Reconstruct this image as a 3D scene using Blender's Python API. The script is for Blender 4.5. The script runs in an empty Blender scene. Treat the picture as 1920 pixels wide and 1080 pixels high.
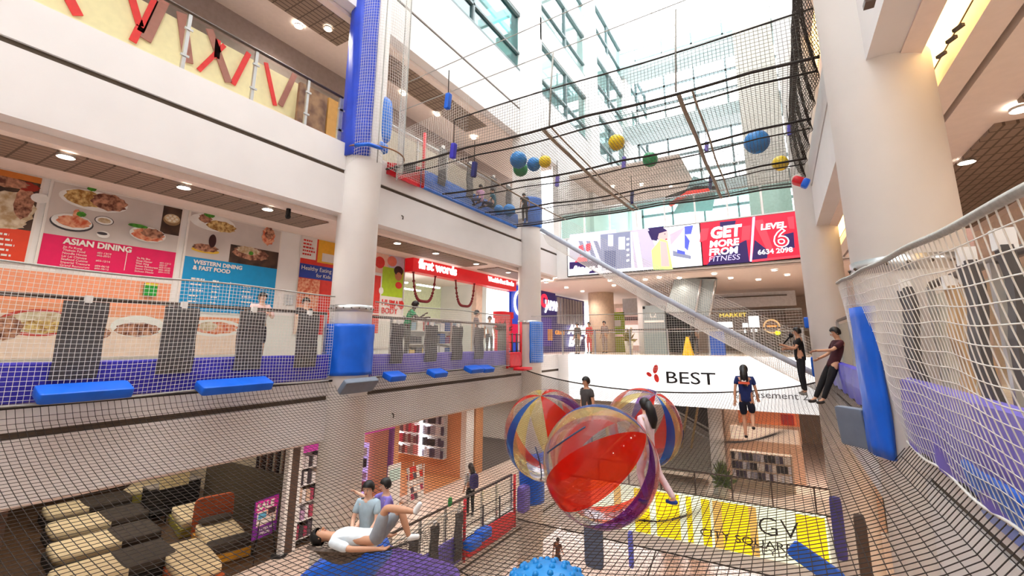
import bpy, math, random
import numpy as np
from mathutils import Vector, Matrix
random.seed(7); rng = np.random.default_rng(7)
sc = bpy.context.scene
COL = sc.collection
# ------------------------------------------------------------------ camera (shift lens, 15.7 mm)
FPX, CX, CY, HZ = 835.0, 980.0, 480.0, 642.0
pit = math.atan2(HZ - CY, FPX); yaw = math.atan2(485, math.hypot(FPX, HZ - CY))
FW = np.array([-math.sin(yaw)*math.cos(pit), math.cos(yaw)*math.cos(pit), math.sin(pit)])
RT = np.array([math.cos(yaw), math.sin(yaw), 0.0]); UP = np.cross(RT, FW)
cam = bpy.data.cameras.new('camera'); cam.sensor_width = 36; cam.lens = FPX/1920*36
cam.shift_x = -(CX-960)/1920; cam.shift_y = -(540-CY)/1920; cam.clip_start = .05; cam.clip_end = 300
co = bpy.data.objects.new('camera', cam); COL.objects.link(co)
co.matrix_world = Matrix(((RT[0], UP[0], -FW[0], 0), (RT[1], UP[1], -FW[1], 0), (RT[2], UP[2], -FW[2], 0), (0, 0, 0, 1)))
sc.camera = co
# ------------------------------------------------------------------ daylight
w = bpy.data.worlds.new('daylight'); sc.world = w; w.use_nodes = True
bg = w.node_tree.nodes['Background']; bg.inputs[0].default_value = (.94, .97, 1, 1); bg.inputs[1].default_value = 4.5
sc.view_settings.view_transform = 'Standard'; sc.view_settings.look = 'None'
sc.view_settings.gamma = 1; sc.view_settings.use_curve_mapping = False
sc.view_settings.exposure = 0.78
# measured places
def ray(x, y): return FW + RT*(x-CX)/FPX - UP*(y-CY)/FPX
def atX(x, y, v): d = ray(x, y); return d*v/d[0]
def atY(x, y, v): d = ray(x, y); return d*v/d[1]
def atZ(x, y, v): d = ray(x, y); return d*v/d[2]
def atD(x, y, v): return ray(x, y)*v
L1, L2, L3, L4, B1 = -6.06, -.56, 4.95, 10.9, -11.6      # floor levels; eye height is 0
XL, XR, YF = -9.1, 1.1, 19.3                            # slab edges round the void
# ------------------------------------------------------------------ materials
def lin(c):
    return tuple(((v/255)/12.92 if v/255 <= .04045 else ((v/255+.055)/1.055)**2.4) for v in c)
MATS = {}
def M(name, rgb=(200, 200, 200), rough=.6, metal=0, emit=0, var=.06, scale=8, spec=.4, rgb2=None, alpha=1, bump=0):
    if name in MATS: return MATS[name]
    m = bpy.data.materials.new(name); m.use_nodes = True; nt = m.node_tree; b = nt.nodes['Principled BSDF']
    c = lin(rgb)
    n = nt.nodes.new('ShaderNodeTexNoise'); n.inputs['Scale'].default_value = scale; n.inputs['Detail'].default_value = 3
    tc = nt.nodes.new('ShaderNodeTexCoord'); nt.links.new(tc.outputs['Object'], n.inputs['Vector'])
    r = nt.nodes.new('ShaderNodeValToRGB')
    c2 = lin(rgb2) if rgb2 else tuple(min(1, v*(1+var)) for v in c)
    c1 = c if rgb2 else tuple(v*(1-var) for v in c)
    r.color_ramp.elements[0].position = .35; r.color_ramp.elements[0].color = (*c1, 1)
    r.color_ramp.elements[1].position = .65; r.color_ramp.elements[1].color = (*c2, 1)
    nt.links.new(n.outputs['Fac'], r.inputs['Fac']); nt.links.new(r.outputs['Color'], b.inputs['Base Color'])
    b.inputs['Roughness'].default_value = rough; b.inputs['Metallic'].default_value = metal
    b.inputs['Specular IOR Level'].default_value = spec
    if emit:
        nt.links.new(r.outputs['Color'], b.inputs['Emission Color']); b.inputs['Emission Strength'].default_value = emit
    if alpha < 1: b.inputs['Alpha'].default_value = alpha
    if bump:
        bp = nt.nodes.new('ShaderNodeBump'); bp.inputs['Strength'].default_value = bump
        nt.links.new(n.outputs['Fac'], bp.inputs['Height']); nt.links.new(bp.outputs['Normal'], b.inputs['Normal'])
    MATS[name] = m; return m
def glassmat(name, tint=(225, 240, 236), refl=.5, rough=.03, tmix=1.0):
    if name in MATS: return MATS[name]
    m = bpy.data.materials.new(name); m.use_nodes = True; nt = m.node_tree
    nt.nodes.remove(nt.nodes['Principled BSDF']); out = nt.nodes['Material Output']
    tr = nt.nodes.new('ShaderNodeBsdfTransparent'); tr.inputs[0].default_value = (*lin(tint), 1)
    gl = nt.nodes.new('ShaderNodeBsdfGlossy'); gl.inputs['Roughness'].default_value = rough
    lw = nt.nodes.new('ShaderNodeLayerWeight'); lw.inputs['Blend'].default_value = refl
    mx = nt.nodes.new('ShaderNodeMixShader')
    mu = nt.nodes.new('ShaderNodeMath'); mu.operation = 'MULTIPLY'; mu.inputs[1].default_value = .35 if name == 'railing_glass' else .8
    nt.links.new(lw.outputs['Fresnel'], mu.inputs[0]); nt.links.new(mu.outputs[0], mx.inputs[0]); nt.links.new(tr.outputs[0], mx.inputs[1]); nt.links.new(gl.outputs[0], mx.inputs[2])
    nt.links.new(mx.outputs[0], out.inputs[0]); MATS[name] = m; return m
def grid_mat(name, rgb, line, sx, sy, lw_=.06, axes='XY', rough=.5, off=.5):
    """tiles or planks: brick texture in object space"""
    if name in MATS: return MATS[name]
    m = M(name, rgb, rough=rough, var=.05); nt = m.node_tree; b = nt.nodes['Principled BSDF']
    br = nt.nodes.new('ShaderNodeTexBrick'); br.offset = off
    br.inputs['Color1'].default_value = (*lin(rgb), 1); br.inputs['Color2'].default_value = (*[v*.93 for v in lin(rgb)], 1)
    br.inputs['Mortar'].default_value = (*lin(line), 1); br.inputs['Scale'].default_value = 1
    br.inputs['Mortar Size'].default_value = lw_*min(sx, sy); br.inputs['Brick Width'].default_value = sx; br.inputs['Row Height'].default_value = sy
    tc = nt.nodes.new('ShaderNodeTexCoord'); sp = nt.nodes.new('ShaderNodeSeparateXYZ'); cb = nt.nodes.new('ShaderNodeCombineXYZ')
    nt.links.new(tc.outputs['Object'], sp.inputs[0])
    nt.links.new(sp.outputs[axes[0]], cb.inputs[0]); nt.links.new(sp.outputs[axes[1]], cb.inputs[1])
    nt.links.new(cb.outputs[0], br.inputs['Vector']); nt.links.new(br.outputs['Color'], b.inputs['Base Color'])
    return m
white = M('painted_white', (238, 236, 234), .7, var=.02, scale=2)
fascia = M('painted_fascia', (228, 224, 222), .75, var=.02, scale=1.2)
soff = M('ceiling_paint', (238, 222, 212), .8, var=.02)
pillar_m = M('pillar_paint', (234, 230, 226), .6, var=.02, scale=1.5)
dark = M('dark_reveal', (92, 80, 68), .8)
black = M('black_cloth', (22, 20, 22), .8)
steel = M('brushed_steel', (190, 190, 190), .3, .8, var=.04)
hand = M('dark_handrail', (84, 70, 62), .4, .3)
glass = glassmat('railing_glass', (248, 252, 250), .12)
teal = glassmat('teal_glass', (60, 150, 150), .55, .02)
grille = grid_mat('ceiling_grille', (150, 130, 114), (96, 80, 68), .35, .14, .12, 'YX', .6, 0)
spotm = M('downlight_lens', (255, 246, 230), emit=14, var=0)
covem = M('cove_led', (255, 214, 140), emit=3.2, var=0)
bluepad = M('blue_vinyl', (22, 98, 214), .35, var=.08, scale=3)
bluepad2 = M('light_blue_vinyl', (58, 122, 214), .4, var=.1, scale=3)
purple = M('indigo_vinyl', (58, 52, 178), .45, var=.12, scale=2)
violet = M('violet_vinyl', (112, 98, 190), .45, var=.12, scale=2)
greypad = M('charcoal_padding', (84, 80, 80), .6, var=.1, scale=4)
greypad2 = M('slate_vinyl', (108, 118, 134), .45, var=.06)
redm = M('red_vinyl', (214, 30, 44), .4, var=.1)
net_w = M('white_net_cord', (236, 232, 226), .7, var=.03)
net_b = M('dark_net_cord', (44, 34, 28), .8, var=.1)
net_g = M('grey_net_cord', (104, 102, 96), .8, var=.08)
rope_b = M('black_rope', (48, 42, 38), .8, var=.1, scale=40)
rope_g = M('grey_rope', (168, 166, 160), .8, var=.1, scale=40)
floor_m = grid_mat('pale_floor_tiles', (236, 218, 204), (214, 196, 182), .8, .8, .02, 'XY', .25)
floor_b = grid_mat('basement_floor_tiles', (226, 200, 180), (196, 172, 154), .9, .9, .02, 'XY', .35)
brownfl = grid_mat('dark_walnut_planks', (84, 62, 44), (60, 44, 30), 1.2, .15, .05, 'XY', .4)
oak = grid_mat('orange_oak_planks', (214, 150, 96), (186, 124, 76), 1.4, .16, .05, 'YX', .4)
# ------------------------------------------------------------------ builders
def tag(o, label=None, cat=None, group=None, kind=None):
    if label: o['label'] = label
    if cat: o['category'] = cat
    if group: o['group'] = group
    if kind: o['kind'] = kind
    return o
def thing(name, label, cat, loc=(0, 0, 0), group=None, rz=0):
    o = bpy.data.objects.new(name, None); o.empty_display_size = .1; COL.objects.link(o)
    o.location = [float(v) for v in loc]; o.rotation_euler = (0, 0, rz); return tag(o, label, cat, group)
class MB:
    def __init__(s): s.v = []; s.f = []; s.mi = []; s.ms = []; s.smooth = []
    def mat(s, m):
        if m not in s.ms: s.ms.append(m)
        return s.ms.index(m)
    def add(s, vs, fs, m, sm=False):
        k = len(s.v); s.v += [tuple(float(a) for a in p) for p in vs]; i = s.mat(m)
        for f in fs: s.f.append(tuple(k+j for j in f)); s.mi.append(i); s.smooth.append(sm)
        return s
    def box(s, x0, x1, y0, y1, z0, z1, m):
        x0, x1 = sorted((x0, x1)); y0, y1 = sorted((y0, y1)); z0, z1 = sorted((z0, z1))
        vs = [(x0, y0, z0), (x1, y0, z0), (x1, y1, z0), (x0, y1, z0), (x0, y0, z1), (x1, y0, z1), (x1, y1, z1), (x0, y1, z1)]
        return s.add(vs, [(3, 2, 1, 0), (4, 5, 6, 7), (0, 1, 5, 4), (1, 2, 6, 5), (2, 3, 7, 6), (3, 0, 4, 7)], m)
    def hexa(s, lo, hi, m):       # two matching quads
        return s.add(list(lo)+list(hi), [(3, 2, 1, 0), (4, 5, 6, 7), (0, 1, 5, 4), (1, 2, 6, 5), (2, 3, 7, 6), (3, 0, 4, 7)], m)
    def obox(s, c, sx, sy, sz, R, m):
        c = np.array(c, float); h = np.array([(a, b, d) for d in (-.5, .5) for a, b in ((-.5, -.5), (.5, -.5), (.5, .5), (-.5, .5))])*[sx, sy, sz]
        vs = h @ np.array(R).T + c
        return s.add(vs, [(3, 2, 1, 0), (4, 5, 6, 7), (0, 1, 5, 4), (1, 2, 6, 5), (2, 3, 7, 6), (3, 0, 4, 7)], m)
    def pillow(s, c, sx, sy, sz, R, m, n=6, e=4.0):   # soft edged box (superellipsoid)
        vs = []; fs = []; nu, nv = 4*n, 2*n
        for j in range(nv+1):
            ph = -math.pi/2+math.pi*j/nv
            for i in range(nu):
                th = 2*math.pi*i/nu
                sg = lambda t: math.copysign(abs(t)**(2/e), t)
                vs.append((sg(math.cos(ph))*sg(math.cos(th))*sx/2, sg(math.cos(ph))*sg(math.sin(th))*sy/2, sg(math.sin(ph))*sz/2))
        for j in range(nv):
            for i in range(nu):
                fs.append((j*nu+i, j*nu+(i+1) % nu, (j+1)*nu+(i+1) % nu, (j+1)*nu+i))
        vs = np.array(vs) @ np.array(R).T + np.array(c)
        return s.add(vs, fs, m, True)
    def sphere(s, c, rx, ry, rz, m, n=16, R=None):
        vs = []; fs = []
        for j in range(n+1):
            ph = -math.pi/2+math.pi*j/n
            for i in range(2*n):
                th = math.pi*i/n; vs.append((rx*math.cos(ph)*math.cos(th), ry*math.cos(ph)*math.sin(th), rz*math.sin(ph)))
        for j in range(n):
            for i in range(2*n): fs.append((j*2*n+i, j*2*n+(i+1) % (2*n), (j+1)*2*n+(i+1) % (2*n), (j+1)*2*n+i))
        vs = np.array(vs)
        if R is not None: vs = vs @ np.array(R).T
        return s.add(vs+np.array(c), fs, m, True)
    def tube(s, pts, r, m, n=8, caps=True):
        pts = [np.array(p, float) for p in pts]; k = len(pts); rs = r if hasattr(r, '__len__') else [r]*k
        vs = []; prev = None
        for i, p in enumerate(pts):
            t = pts[min(i+1, k-1)]-pts[max(i-1, 0)]; t = t/(np.linalg.norm(t)+1e-9)
            if prev is None: a = np.cross(t, (0, 0, 1) if abs(t[2]) < .9 else (1, 0, 0))
            else: a = prev-t*(prev@t)
            a = a/(np.linalg.norm(a)+1e-9); b = np.cross(t, a); prev = a
            for j in range(n):
                th = 2*math.pi*j/n; vs.append(p+rs[i]*(a*math.cos(th)+b*math.sin(th)))
        fs = [(i*n+j, i*n+(j+1) % n, (i+1)*n+(j+1) % n, (i+1)*n+j) for i in range(k-1) for j in range(n)]
        if caps: fs += [tuple(range(n-1, -1, -1)), tuple((k-1)*n+j for j in range(n))]
        return s.add(vs, fs, m, n > 5)
    def cyl(s, x, y, z0, z1, r, m, n=32, r1=None): return s.tube([(x, y, z0), (x, y, z1)], [r, r1 if r1 else r], m, n)
    def quad(s, a, b, c, d, m): return s.add([a, b, c, d], [(0, 1, 2, 3)], m)
    def build(s, name, parent=None, loc=None):
        me = bpy.data.meshes.new(name); o = bpy.data.objects.new(name, me); COL.objects.link(o)
        v = np.array(s.v)
        if parent is not None:
            o.parent = parent; base = np.zeros(3); q = parent
            while q is not None: base += np.array(q.location); q = q.parent
            v = v-base
        elif loc is not None: o.location = [float(a) for a in loc]; v = v-np.array(loc)
        me.from_pydata(v.tolist(), [], s.f)
        for m in s.ms: me.materials.append(m)
        me.polygons.foreach_set('material_index', s.mi); me.polygons.foreach_set('use_smooth', s.smooth); me.update()
        return o
def struct(name, mb): return tag(mb.build(name), kind='structure')
def single(name, mb, label, cat, group=None, loc=None):
    if loc is None:
        v = np.array(mb.v); loc = ((v[:, 0].min()+v[:, 0].max())/2, (v[:, 1].min()+v[:, 1].max())/2, v[:, 2].min())
    return tag(mb.build(name, loc=loc), label, cat, group)
def dup(root, loc, label=None, group=None, rz=None):
    r = root.copy(); COL.objects.link(r); r.location = [float(v) for v in loc]
    if label: r['label'] = label
    if group: r['group'] = group
    if rz is not None: r.rotation_euler = (0, 0, rz)
    for ch in list(root.children):
        c = ch.copy(); COL.objects.link(c); c.parent = r
        for g in list(ch.children):
            d = g.copy(); COL.objects.link(d); d.parent = c
    return r
I3 = np.eye(3)
def rotz(a): return np.array([[math.cos(a), -math.sin(a), 0], [math.sin(a), math.cos(a), 0], [0, 0, 1]])
def rotx(a): return np.array([[1, 0, 0], [0, math.cos(a), -math.sin(a)], [0, math.sin(a), math.cos(a)]])
def roty(a): return np.array([[math.cos(a), 0, math.sin(a)], [0, 1, 0], [-math.sin(a), 0, math.cos(a)]])
# ------------------------------------------------------------------ nets: every cord is real geometry
def net_mesh(name, surf, us, vs_, su, sv, r, m, parent):
    """cords along u at each v in vs_ and along v at each u in us; su, sv segments per cord"""
    V = []; F = []; k = 0
    def cord(P):
        nonlocal k
        t = np.gradient(P, axis=0); t /= np.linalg.norm(t, axis=1)[:, None]+1e-9
        ref = np.array([0, 0, 1.0]) if abs(t[:, 2]).mean() < .8 else np.array([1.0, 0, 0])
        a = np.cross(t, ref); a /= np.linalg.norm(a, axis=1)[:, None]+1e-9; b = np.cross(t, a); n = len(P)
        R = np.stack([P+r*a, P+r*(-.5*a+.87*b), P+r*(-.5*a-.87*b)], 1).reshape(-1, 3)
        V.append(R); i = np.arange(n-1)*3
        for j in range(3):
            q = (j+1) % 3; F.append(np.stack([i+j, i+q, i+3+q, i+3+j], 1)+k)
        k += 3*n
    u = np.linspace(us[0], us[-1], su+1); v = np.linspace(vs_[0], vs_[-1], sv+1)
    for vv in vs_: cord(np.asarray(surf(u, np.full_like(u, vv))).T)
    for uu in us: cord(np.asarray(surf(np.full_like(v, uu), v)).T)
    V = np.concatenate(V); F = np.concatenate(F).astype(np.int32)
    me = bpy.data.meshes.new(name); o = bpy.data.objects.new(name, me); COL.objects.link(o); o.parent = parent
    V = V-np.array(parent.location)
    me.vertices.add(len(V)); me.vertices.foreach_set('co', V.astype(np.float32).ravel())
    me.loops.add(F.size); me.loops.foreach_set('vertex_index', F.ravel())
    me.polygons.add(len(F)); me.polygons.foreach_set('loop_start', np.arange(len(F), dtype=np.int32)*4)
    me.polygons.foreach_set('loop_total', np.full(len(F), 4, np.int32)); me.update(calc_edges=True)
    me.materials.append(m); return o
def rng_(a, b, step): return np.linspace(a, b, max(2, int(round(abs(b-a)/step))+1))
def txt(s, size, origin, xdir, ydir, m, parent, name='lettering', ext=.01, align='LEFT', squash=1.0, bold=0.0, shear=0):
    cu = bpy.data.curves.new('t', 'FONT'); cu.body = s; cu.size = size; cu.extrude = ext; cu.align_x = align; cu.offset = bold; cu.resolution_u = 3; cu.shear = shear
    to = bpy.data.objects.new('t', cu); COL.objects.link(to)
    dg = bpy.context.evaluated_depsgraph_get(); me = bpy.data.meshes.new_from_object(to.evaluated_get(dg))
    bpy.data.objects.remove(to); bpy.data.curves.remove(cu)
    o = bpy.data.objects.new(name, me); COL.objects.link(o)
    x = Vector(xdir).normalized()*squash; y = Vector(ydir).normalized(); z = Vector(xdir).normalized().cross(y)
    base = Vector((0, 0, 0)); q = parent
    while q is not None: base += Vector(q.location); q = q.parent
    me.transform(Matrix(((x[0], y[0], z[0], origin[0]-base[0]), (x[1], y[1], z[1], origin[1]-base[1]), (x[2], y[2], z[2], origin[2]-base[2]), (0, 0, 0, 1))))
    me.materials.clear(); me.materials.append(m); o.parent = parent; return o
# ================================================================== THE BUILDING
FB = {L1: (L1-1.75), L2: -2.15, L3: 3.12, L4: 8.88}       # underside of each fascia
def level_left(F, seam, y0=-8, y1=YF+.3):
    m = MB(); fb = FB[F]
    m.box(XL-.35, XL, y0, y1, fb, seam-.05, fascia); m.box(XL-.35, XL, y0, y1, seam+.05, F, fascia)
    m.box(XL-.35, XL-.05, y0, y1, seam-.05, seam+.05, dark)
    struct('wall_left', m)
    m = MB(); m.box(-34, XL-.35, y0, y1 if F > L2 else YF+18, F-.3, F, floor_m); struct('floor', m)
    cz = fb-.12
    m = MB(); m.box(-34, -9.45, y0, YF+.3, cz, cz+.15, soff)           # ceiling behind the cove slot
    struct('ceiling', m)
    m = MB(); m.box(-9.45, -9.16, y0, YF+.3, fb+.02, fb+.05, covem)
    tag(m.build('cove_light', loc=(-9.3, 6, fb)), 'warm cove light strip along the left gallery edge, %s' % {L4: 'uppermost of the strips, above the net', L3: 'above the menu posters', L2: 'under the padded middle gallery', L1: 'lowest of the strips'}[F], 'light')
level_left(L4, 10.17); level_left(L3, 4.2); level_left(L2, -1.24); level_left(L1, -6.8)
# ceilings grilles (recessed tan tiles) as trims
k = 0
for z, spans in ((3.0, ((-8, -.2), (0, 7.05), (8.3, 14.2), (15, 19))), (8.76, ((-3, 3), (3.3, 7.6), (8.4, 14)))):
    for a, b in spans:
        k += 1; m = MB(); m.box(-10.75, -9.68, a, b, z-.03, z+.02, grille); struct('trim_%d' % k, m)
# far gallery L2 + L3 + L1
def level_far(F, ybk, fb, name='wall_back'):
    m = MB(); m.box(XL, 30, YF, YF+.35, fb, F, white); struct(name, m)
    m = MB(); m.box(XL-.35, 30, YF+.35, ybk, F-.3, F, floor_m); struct('floor', m)
    m = MB(); m.box(XL-.35, 30, YF+.35, ybk, fb-.02, fb+.1, soff); struct('ceiling', m)
level_far(L3, 33, 3.0); level_far(L2, 34, -2.4); level_far(L1, 34, -8.0)
m = MB(); m.box(-34, 30, YF+.35, 34, 2.9, 3.0, soff); struct('ceiling', m)
# right side slabs
def level_right(F, fb, seam, xe=XR):
    m = MB(); m.box(xe, xe+.3, -8, YF, fb, seam-.04, fascia); m.box(xe, xe+.3, -8, YF, seam+.04, F, fascia)
    m.box(xe+.04, xe+.3, -8, YF, seam-.04, seam+.04, dark); struct('wall_right', m)
    m = MB(); m.box(xe+.3, 14, -8, YF, F-.3, F, floor_m); struct('floor', m)
    m = MB(); m.box(2.25, 14, -8, YF, fb-.12, fb+.02, soff); m.box(xe+.3, 1.62, -8, YF, fb-.02, fb+.1, soff); m.box(1.62, 1.9, -8, YF, fb+.12, fb+.2, soff)
    m.box(1.9, 2.17, -8, YF, fb-.12, fb+.1, soff); m.box(2.14, 2.25, -8, YF, fb+.05, fb+.1, dark); struct('ceiling', m)
    m = MB(); m.box(1.64, 1.88, -8, YF, fb+.1, fb+.13, covem); tag(m.build('cove_light', loc=(1.75, 6, fb)), 'warm cove light strip in the right-hand ceiling, %s' % {L3: 'beside the big round pillar', L2: 'under the middle level', L4: 'high above the net', L1: 'lowest'}[F], 'light')
level_right(L3, 3.1, 4.2, 1.12); level_right(L2, -2.2, -1.24, 1.06); level_right(L4, 8.9, 10.17, 1.12); level_right(L1, -7.8, -6.8, 1.06)
for a, b, z in ((-2, 7.5, 2.96), (8.2, 16, 2.96)):
    k += 1; m = MB(); m.box(2.85, 4.6, a, b, z-.03, z+.03, grille); struct('trim_%d' % k, m)
# basement floor
m = MB(); m.box(-34, 30, -8, 40, B1-.2, B1, floor_b); struct('floor', m)
# back walls of the galleries
m = MB(); m.box(-11.75, -11.6, -8, 7.55, L2, 3.0, white); struct('wall_left', m)
m = MB(); m.box(-11.75, -11.6, 7.55, 11.7, L2, 3.0, white); struct('wall_left', m)
m = MB(); m.box(4.9, 5.1, -8, YF, L2, 3.1, M('warm_wall', (236, 212, 190), .6)); struct('wall_right', m)
m = MB(); m.box(4.9, 5.1, -8, YF, L1, -2.2, M('warm_wall')); struct('wall_right', m)
m = MB(); m.box(4.9, 5.1, -8, YF, L3, 8.9, M('warm_wall')); struct('wall_right', m)
# L3 back wall of left gallery: mauve above cream
m = MB(); m.box(-12.2, -12, -8, 22, L3, 8.9, M('mauve_wall', (156, 138, 130), .7)); struct('wall_left', m)
# upper void: tall left wall with window bays, roof beams
m = MB()
tealw = glassmat('tinted_window_glass', (150, 214, 214), .5, .02)
tealp = glassmat('pale_window_glass', (216, 240, 238), .45, .02)
wframe = M('window_frame_grey', (120, 132, 134), .5, .3)
bays = [(1.0, 7.6), (8.6, 15.9), (17.9, 24.2), (25.4, 32.2), (33.4, 40)]
m.box(XL-.3, XL, -2, 40, 10.9, 12.0, white)
for za, zb in ((15.0, 16.3), (19.3, 20.6), (23.4, 25)): m.box(XL-.3, XL, -2, 40, za, zb, white)
ys = [-2]+[v for b in bays for v in b]+[41]
for i in range(0, len(ys)-1, 2): m.box(XL-.3, XL, ys[i], ys[i+1], 12, 25, white)
m.box(XL-.3, XL, YF+.3, 41, L3, 10.9, white)
struct('wall_left', m)
n = 0
for (a, b) in bays:
    for za, zb in ((12.0, 15.0), (16.3, 19.3), (20.6, 23.4)):
        n += 1; f = MB()
        for z in (za, zb-.14): f.box(XL-.28, XL-.02, a, b, z, z+.14, wframe)
        f.box(XL-.25, XL-.05, a, b, za+.9, za+1.0, wframe)
        for y in (a, (a+b)/2-.05, b-.1): f.box(XL-.25, XL-.05, y, y+.1, za, zb, wframe)
        o = struct('window_%d' % n, f)
        g = MB(); g.box(XL-.16, XL-.14, a, b, za, zb, tealw if a < 10 else tealp); g.build('pane', o)
        f = MB(); f.box(-13, -12.9, a, b, za-.6, zb+.6 if a < 10 else za-.5, M('inner_office', (214, 232, 232), .8)); f.box(-12.9, XL-.3, a, b, za-.12, za, white)
        f.box(-11.4, -11.3, a+.8, a+.95, za, zb, wframe); f.box(-11.4, -11.3, b-1.6, b-1.45, za, zb, wframe); f.box(-12, -10.6, a, b, zb-.25, zb-.1, wframe); f.box(-11.2, -11.1, a, b, za+.5, za+.62, M('deep_teal_rail', (20, 96, 96)))
        struct('wall_left', f)
# white shafts on the left wall above the galleries
for i, y in enumerate((16.5, 24.7, 32.8)):
    mm = MB(); mm.box(XL-.4, XL+.25, y-.75, y+.75, L3+.2 if i == 0 else L3, 26, white); struct('wall_left', mm)
# far terraces
for i, z in enumerate((10.9, 16.3, 21.6)):
    mm = MB(); mm.box(XL, 14, 31.6, 33.2, z-.9, z, M('terrace_paint', (168, 180, 180), .7, var=.03)); struct('wall_back', mm)
    f = thing('glass_balustrade', ('lowest', 'second', 'highest')[i]+' of the pale glass balustrades on the far white terraces', 'railing', (-4, 31.6, z), 'terrace balustrades')
    g = MB(); g.box(XL, 14, 31.62, 31.64, z, z+1, glass); g.build('glass_panel', f)
    g = MB(); g.tube([(XL, 31.63, z+1.03), (14, 31.63, z+1.03)], .04, steel); g.build('handrail', f)
    for x in np.arange(-8, 6, 2.2): g = MB(); g.box(x, x+.06, 31.6, 31.66, z, z+1, steel); g.build('post', f)
mm = MB()
for x in np.arange(XL, 14, 2.4): mm.box(x, x+.14, 36, 36.15, L3, 26, wframe)
for z in np.arange(L3+2, 26, 1.6): mm.box(XL, 14, 36, 36.15, z, z+.2, wframe)
struct('wall_back', mm)
mm = MB(); mm.box(-34, 14, -8.4, -8.2, B1, 25, white); struct('wall_front', mm)  # unseen wall behind the camera, added to keep out daylight from that side
mm = MB(); mm.box(-34.2, -34, -8.2, 36, B1, 11, M('warm_wall')); struct('wall_left', mm)  # unseen outer wall, added to shut out side daylight
mm = MB(); mm.box(14, 14.2, -8.2, 36, B1, 11, M('warm_wall')); struct('wall_right', mm)  # unseen outer wall on the right, also added to block daylight
mm = MB(); mm.box(-.9, 1.35, 29.9, 31.5, L3, 27, M('beige_shaft', (178, 172, 164), .8)); struct('wall_back', mm)
mm = MB(); mm.box(1.9, 2.2, YF, 40, L3, 27, M('pale_wall', (222, 218, 212), .8)); struct('wall_right', mm)
mm = MB(); mm.box(1.25, 1.5, -3, YF, L4, 24, M('pale_wall')); struct('wall_right', mm)
# roof: glazed beams
mm = MB()
for y in np.arange(-4, 44, 4.0): mm.box(XL, 2, y, y+.3, 27, 27.8, white)
for x in (-7, -3.5, 0): mm.box(x, x+.2, -4, 44, 27.2, 27.7, white)
struct('ceiling', mm)
# ---------------------------------------------------------------- pillars
def pillar(x, y, r, z0, z1, label, collars=()):
    o = thing('round_pillar', label, 'pillar', (x, y, z0), 'round pillars')
    m = MB(); m.cyl(x, y, z0, z1, r, pillar_m, 64); m.build('shaft', o)
    for z in collars:
        m = MB(); m.cyl(x, y, z, z+.16, r+.012, steel, 48); m.build('collar', o)
        m = MB()
        for a in range(0, 360, 20): m.sphere((x+(r+.02)*math.cos(math.radians(a)), y+(r+.02)*math.sin(math.radians(a)), z+.08), .018, .018, .018, dark, 4)
        m.build('bolts', o)
    return o
pillar(-9.1, 7.47, .495, B1, 26, 'round white pillar beside the menu posters, blue padding at its foot', (.72,))
pillar(-9.0, 16.37, .48, B1, 26, 'round white pillar right of the red shop sign', (.72,))
pillar(1.28, 6.27, .5, B1, 27, 'huge round white pillar in the right foreground', (.72,))
pillar(1.17, 14.55, .48, B1, 27, 'round pillar behind the two people in black', ())
# ---------------------------------------------------------------- downlights (each with a spot lamp)
def downlight(x, y, z, lab, grp, power=26, col=(1, .91, .82), rad=.085):
    o = thing('downlight', lab, 'ceiling light', (x, y, z), grp)
    m = MB(); m.cyl(x, y, z-.02, z+.0, rad, spotm, 20); m.build('lens', o)
    m = MB(); m.tube([(x, y, z-.03), (x, y, z+.01)], [rad+.03, rad+.03], steel, 20, False); m.build('ring', o)
    if power:
        l = bpy.data.lights.new('downlight_lamp', 'SPOT'); l.energy = power; l.color = col; l.spot_size = math.radians(150); l.spot_blend = .6; l.shadow_soft_size = .07
        lo = bpy.data.objects.new('downlight_lamp', l); COL.objects.link(lo); lo.parent = o; lo.location = (0, 0, -.05)
g = 'downlights over the middle gallery'
for p in ((124, 292), (345, 350), (502, 391)):
    q = atZ(*p, 2.96); downlight(q[0], q[1], 2.96, 'round recessed downlight over the menu posters', 'downlights over the menu posters', 55)
for p in ((745, 455), (817, 474), (893, 494), (953, 510)):
    q = atZ(*p, 2.96); downlight(q[0], q[1], 2.96, 'round recessed downlight above the red bookshop sign', 'downlights above the bookshop', 55)
for p in ((560, 48), (615, 53), (757, 175), (820, 214), (888, 258)):
    q = atZ(*p, 8.7); downlight(min(q[0], -9.72), q[1], 8.7, 'round recessed downlight in the top left ceiling', 'downlights in the top left ceiling', 70)
for p in ((1024, 529), (1062, 539), (1092, 546), (1144, 526), (1151, 535), (1210, 524), (1236, 520), (1274, 521), (1339, 513), (1370, 521), (1422, 524), (1452, 506), (1476, 515)):
    q = atZ(*p, 2.88); downlight(q[0], q[1], 2.88, 'round recessed downlight in the ceiling under the big screen', 'downlights under the big screen', 60, (1, .87, .76))
for p in ((1812, 302), (1915, 202)):
    q = atZ(*p, 2.93); downlight(q[0], q[1], 2.93, 'round recessed downlight in the tan ceiling at the right edge', 'downlights at the right edge', 60)
for y in (1, 4.6): downlight(3.4, y, 2.93, 'round recessed downlight in the tan ceiling at the right edge', 'downlights at the right edge', 60)
for y in (5, 8.4, 11.6, 14.6, 17.6):
    downlight(-11.1, y, -2.27, 'round recessed downlight over the bottom left walkway', 'downlights over the bottom walkway', 110)
for x in (-17, -21):
    for y in (4.5, 8, 15): downlight(x, y, -2.27, 'round recessed downlight inside the shops at bottom left', 'downlights in the bottom shops', 130)
for x in (-6, -2, 1): downlight(x, 24, -2.42, 'round recessed downlight in the far bottom gallery', 'downlights in the far bottom gallery', 300, (1, .86, .76))
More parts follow.
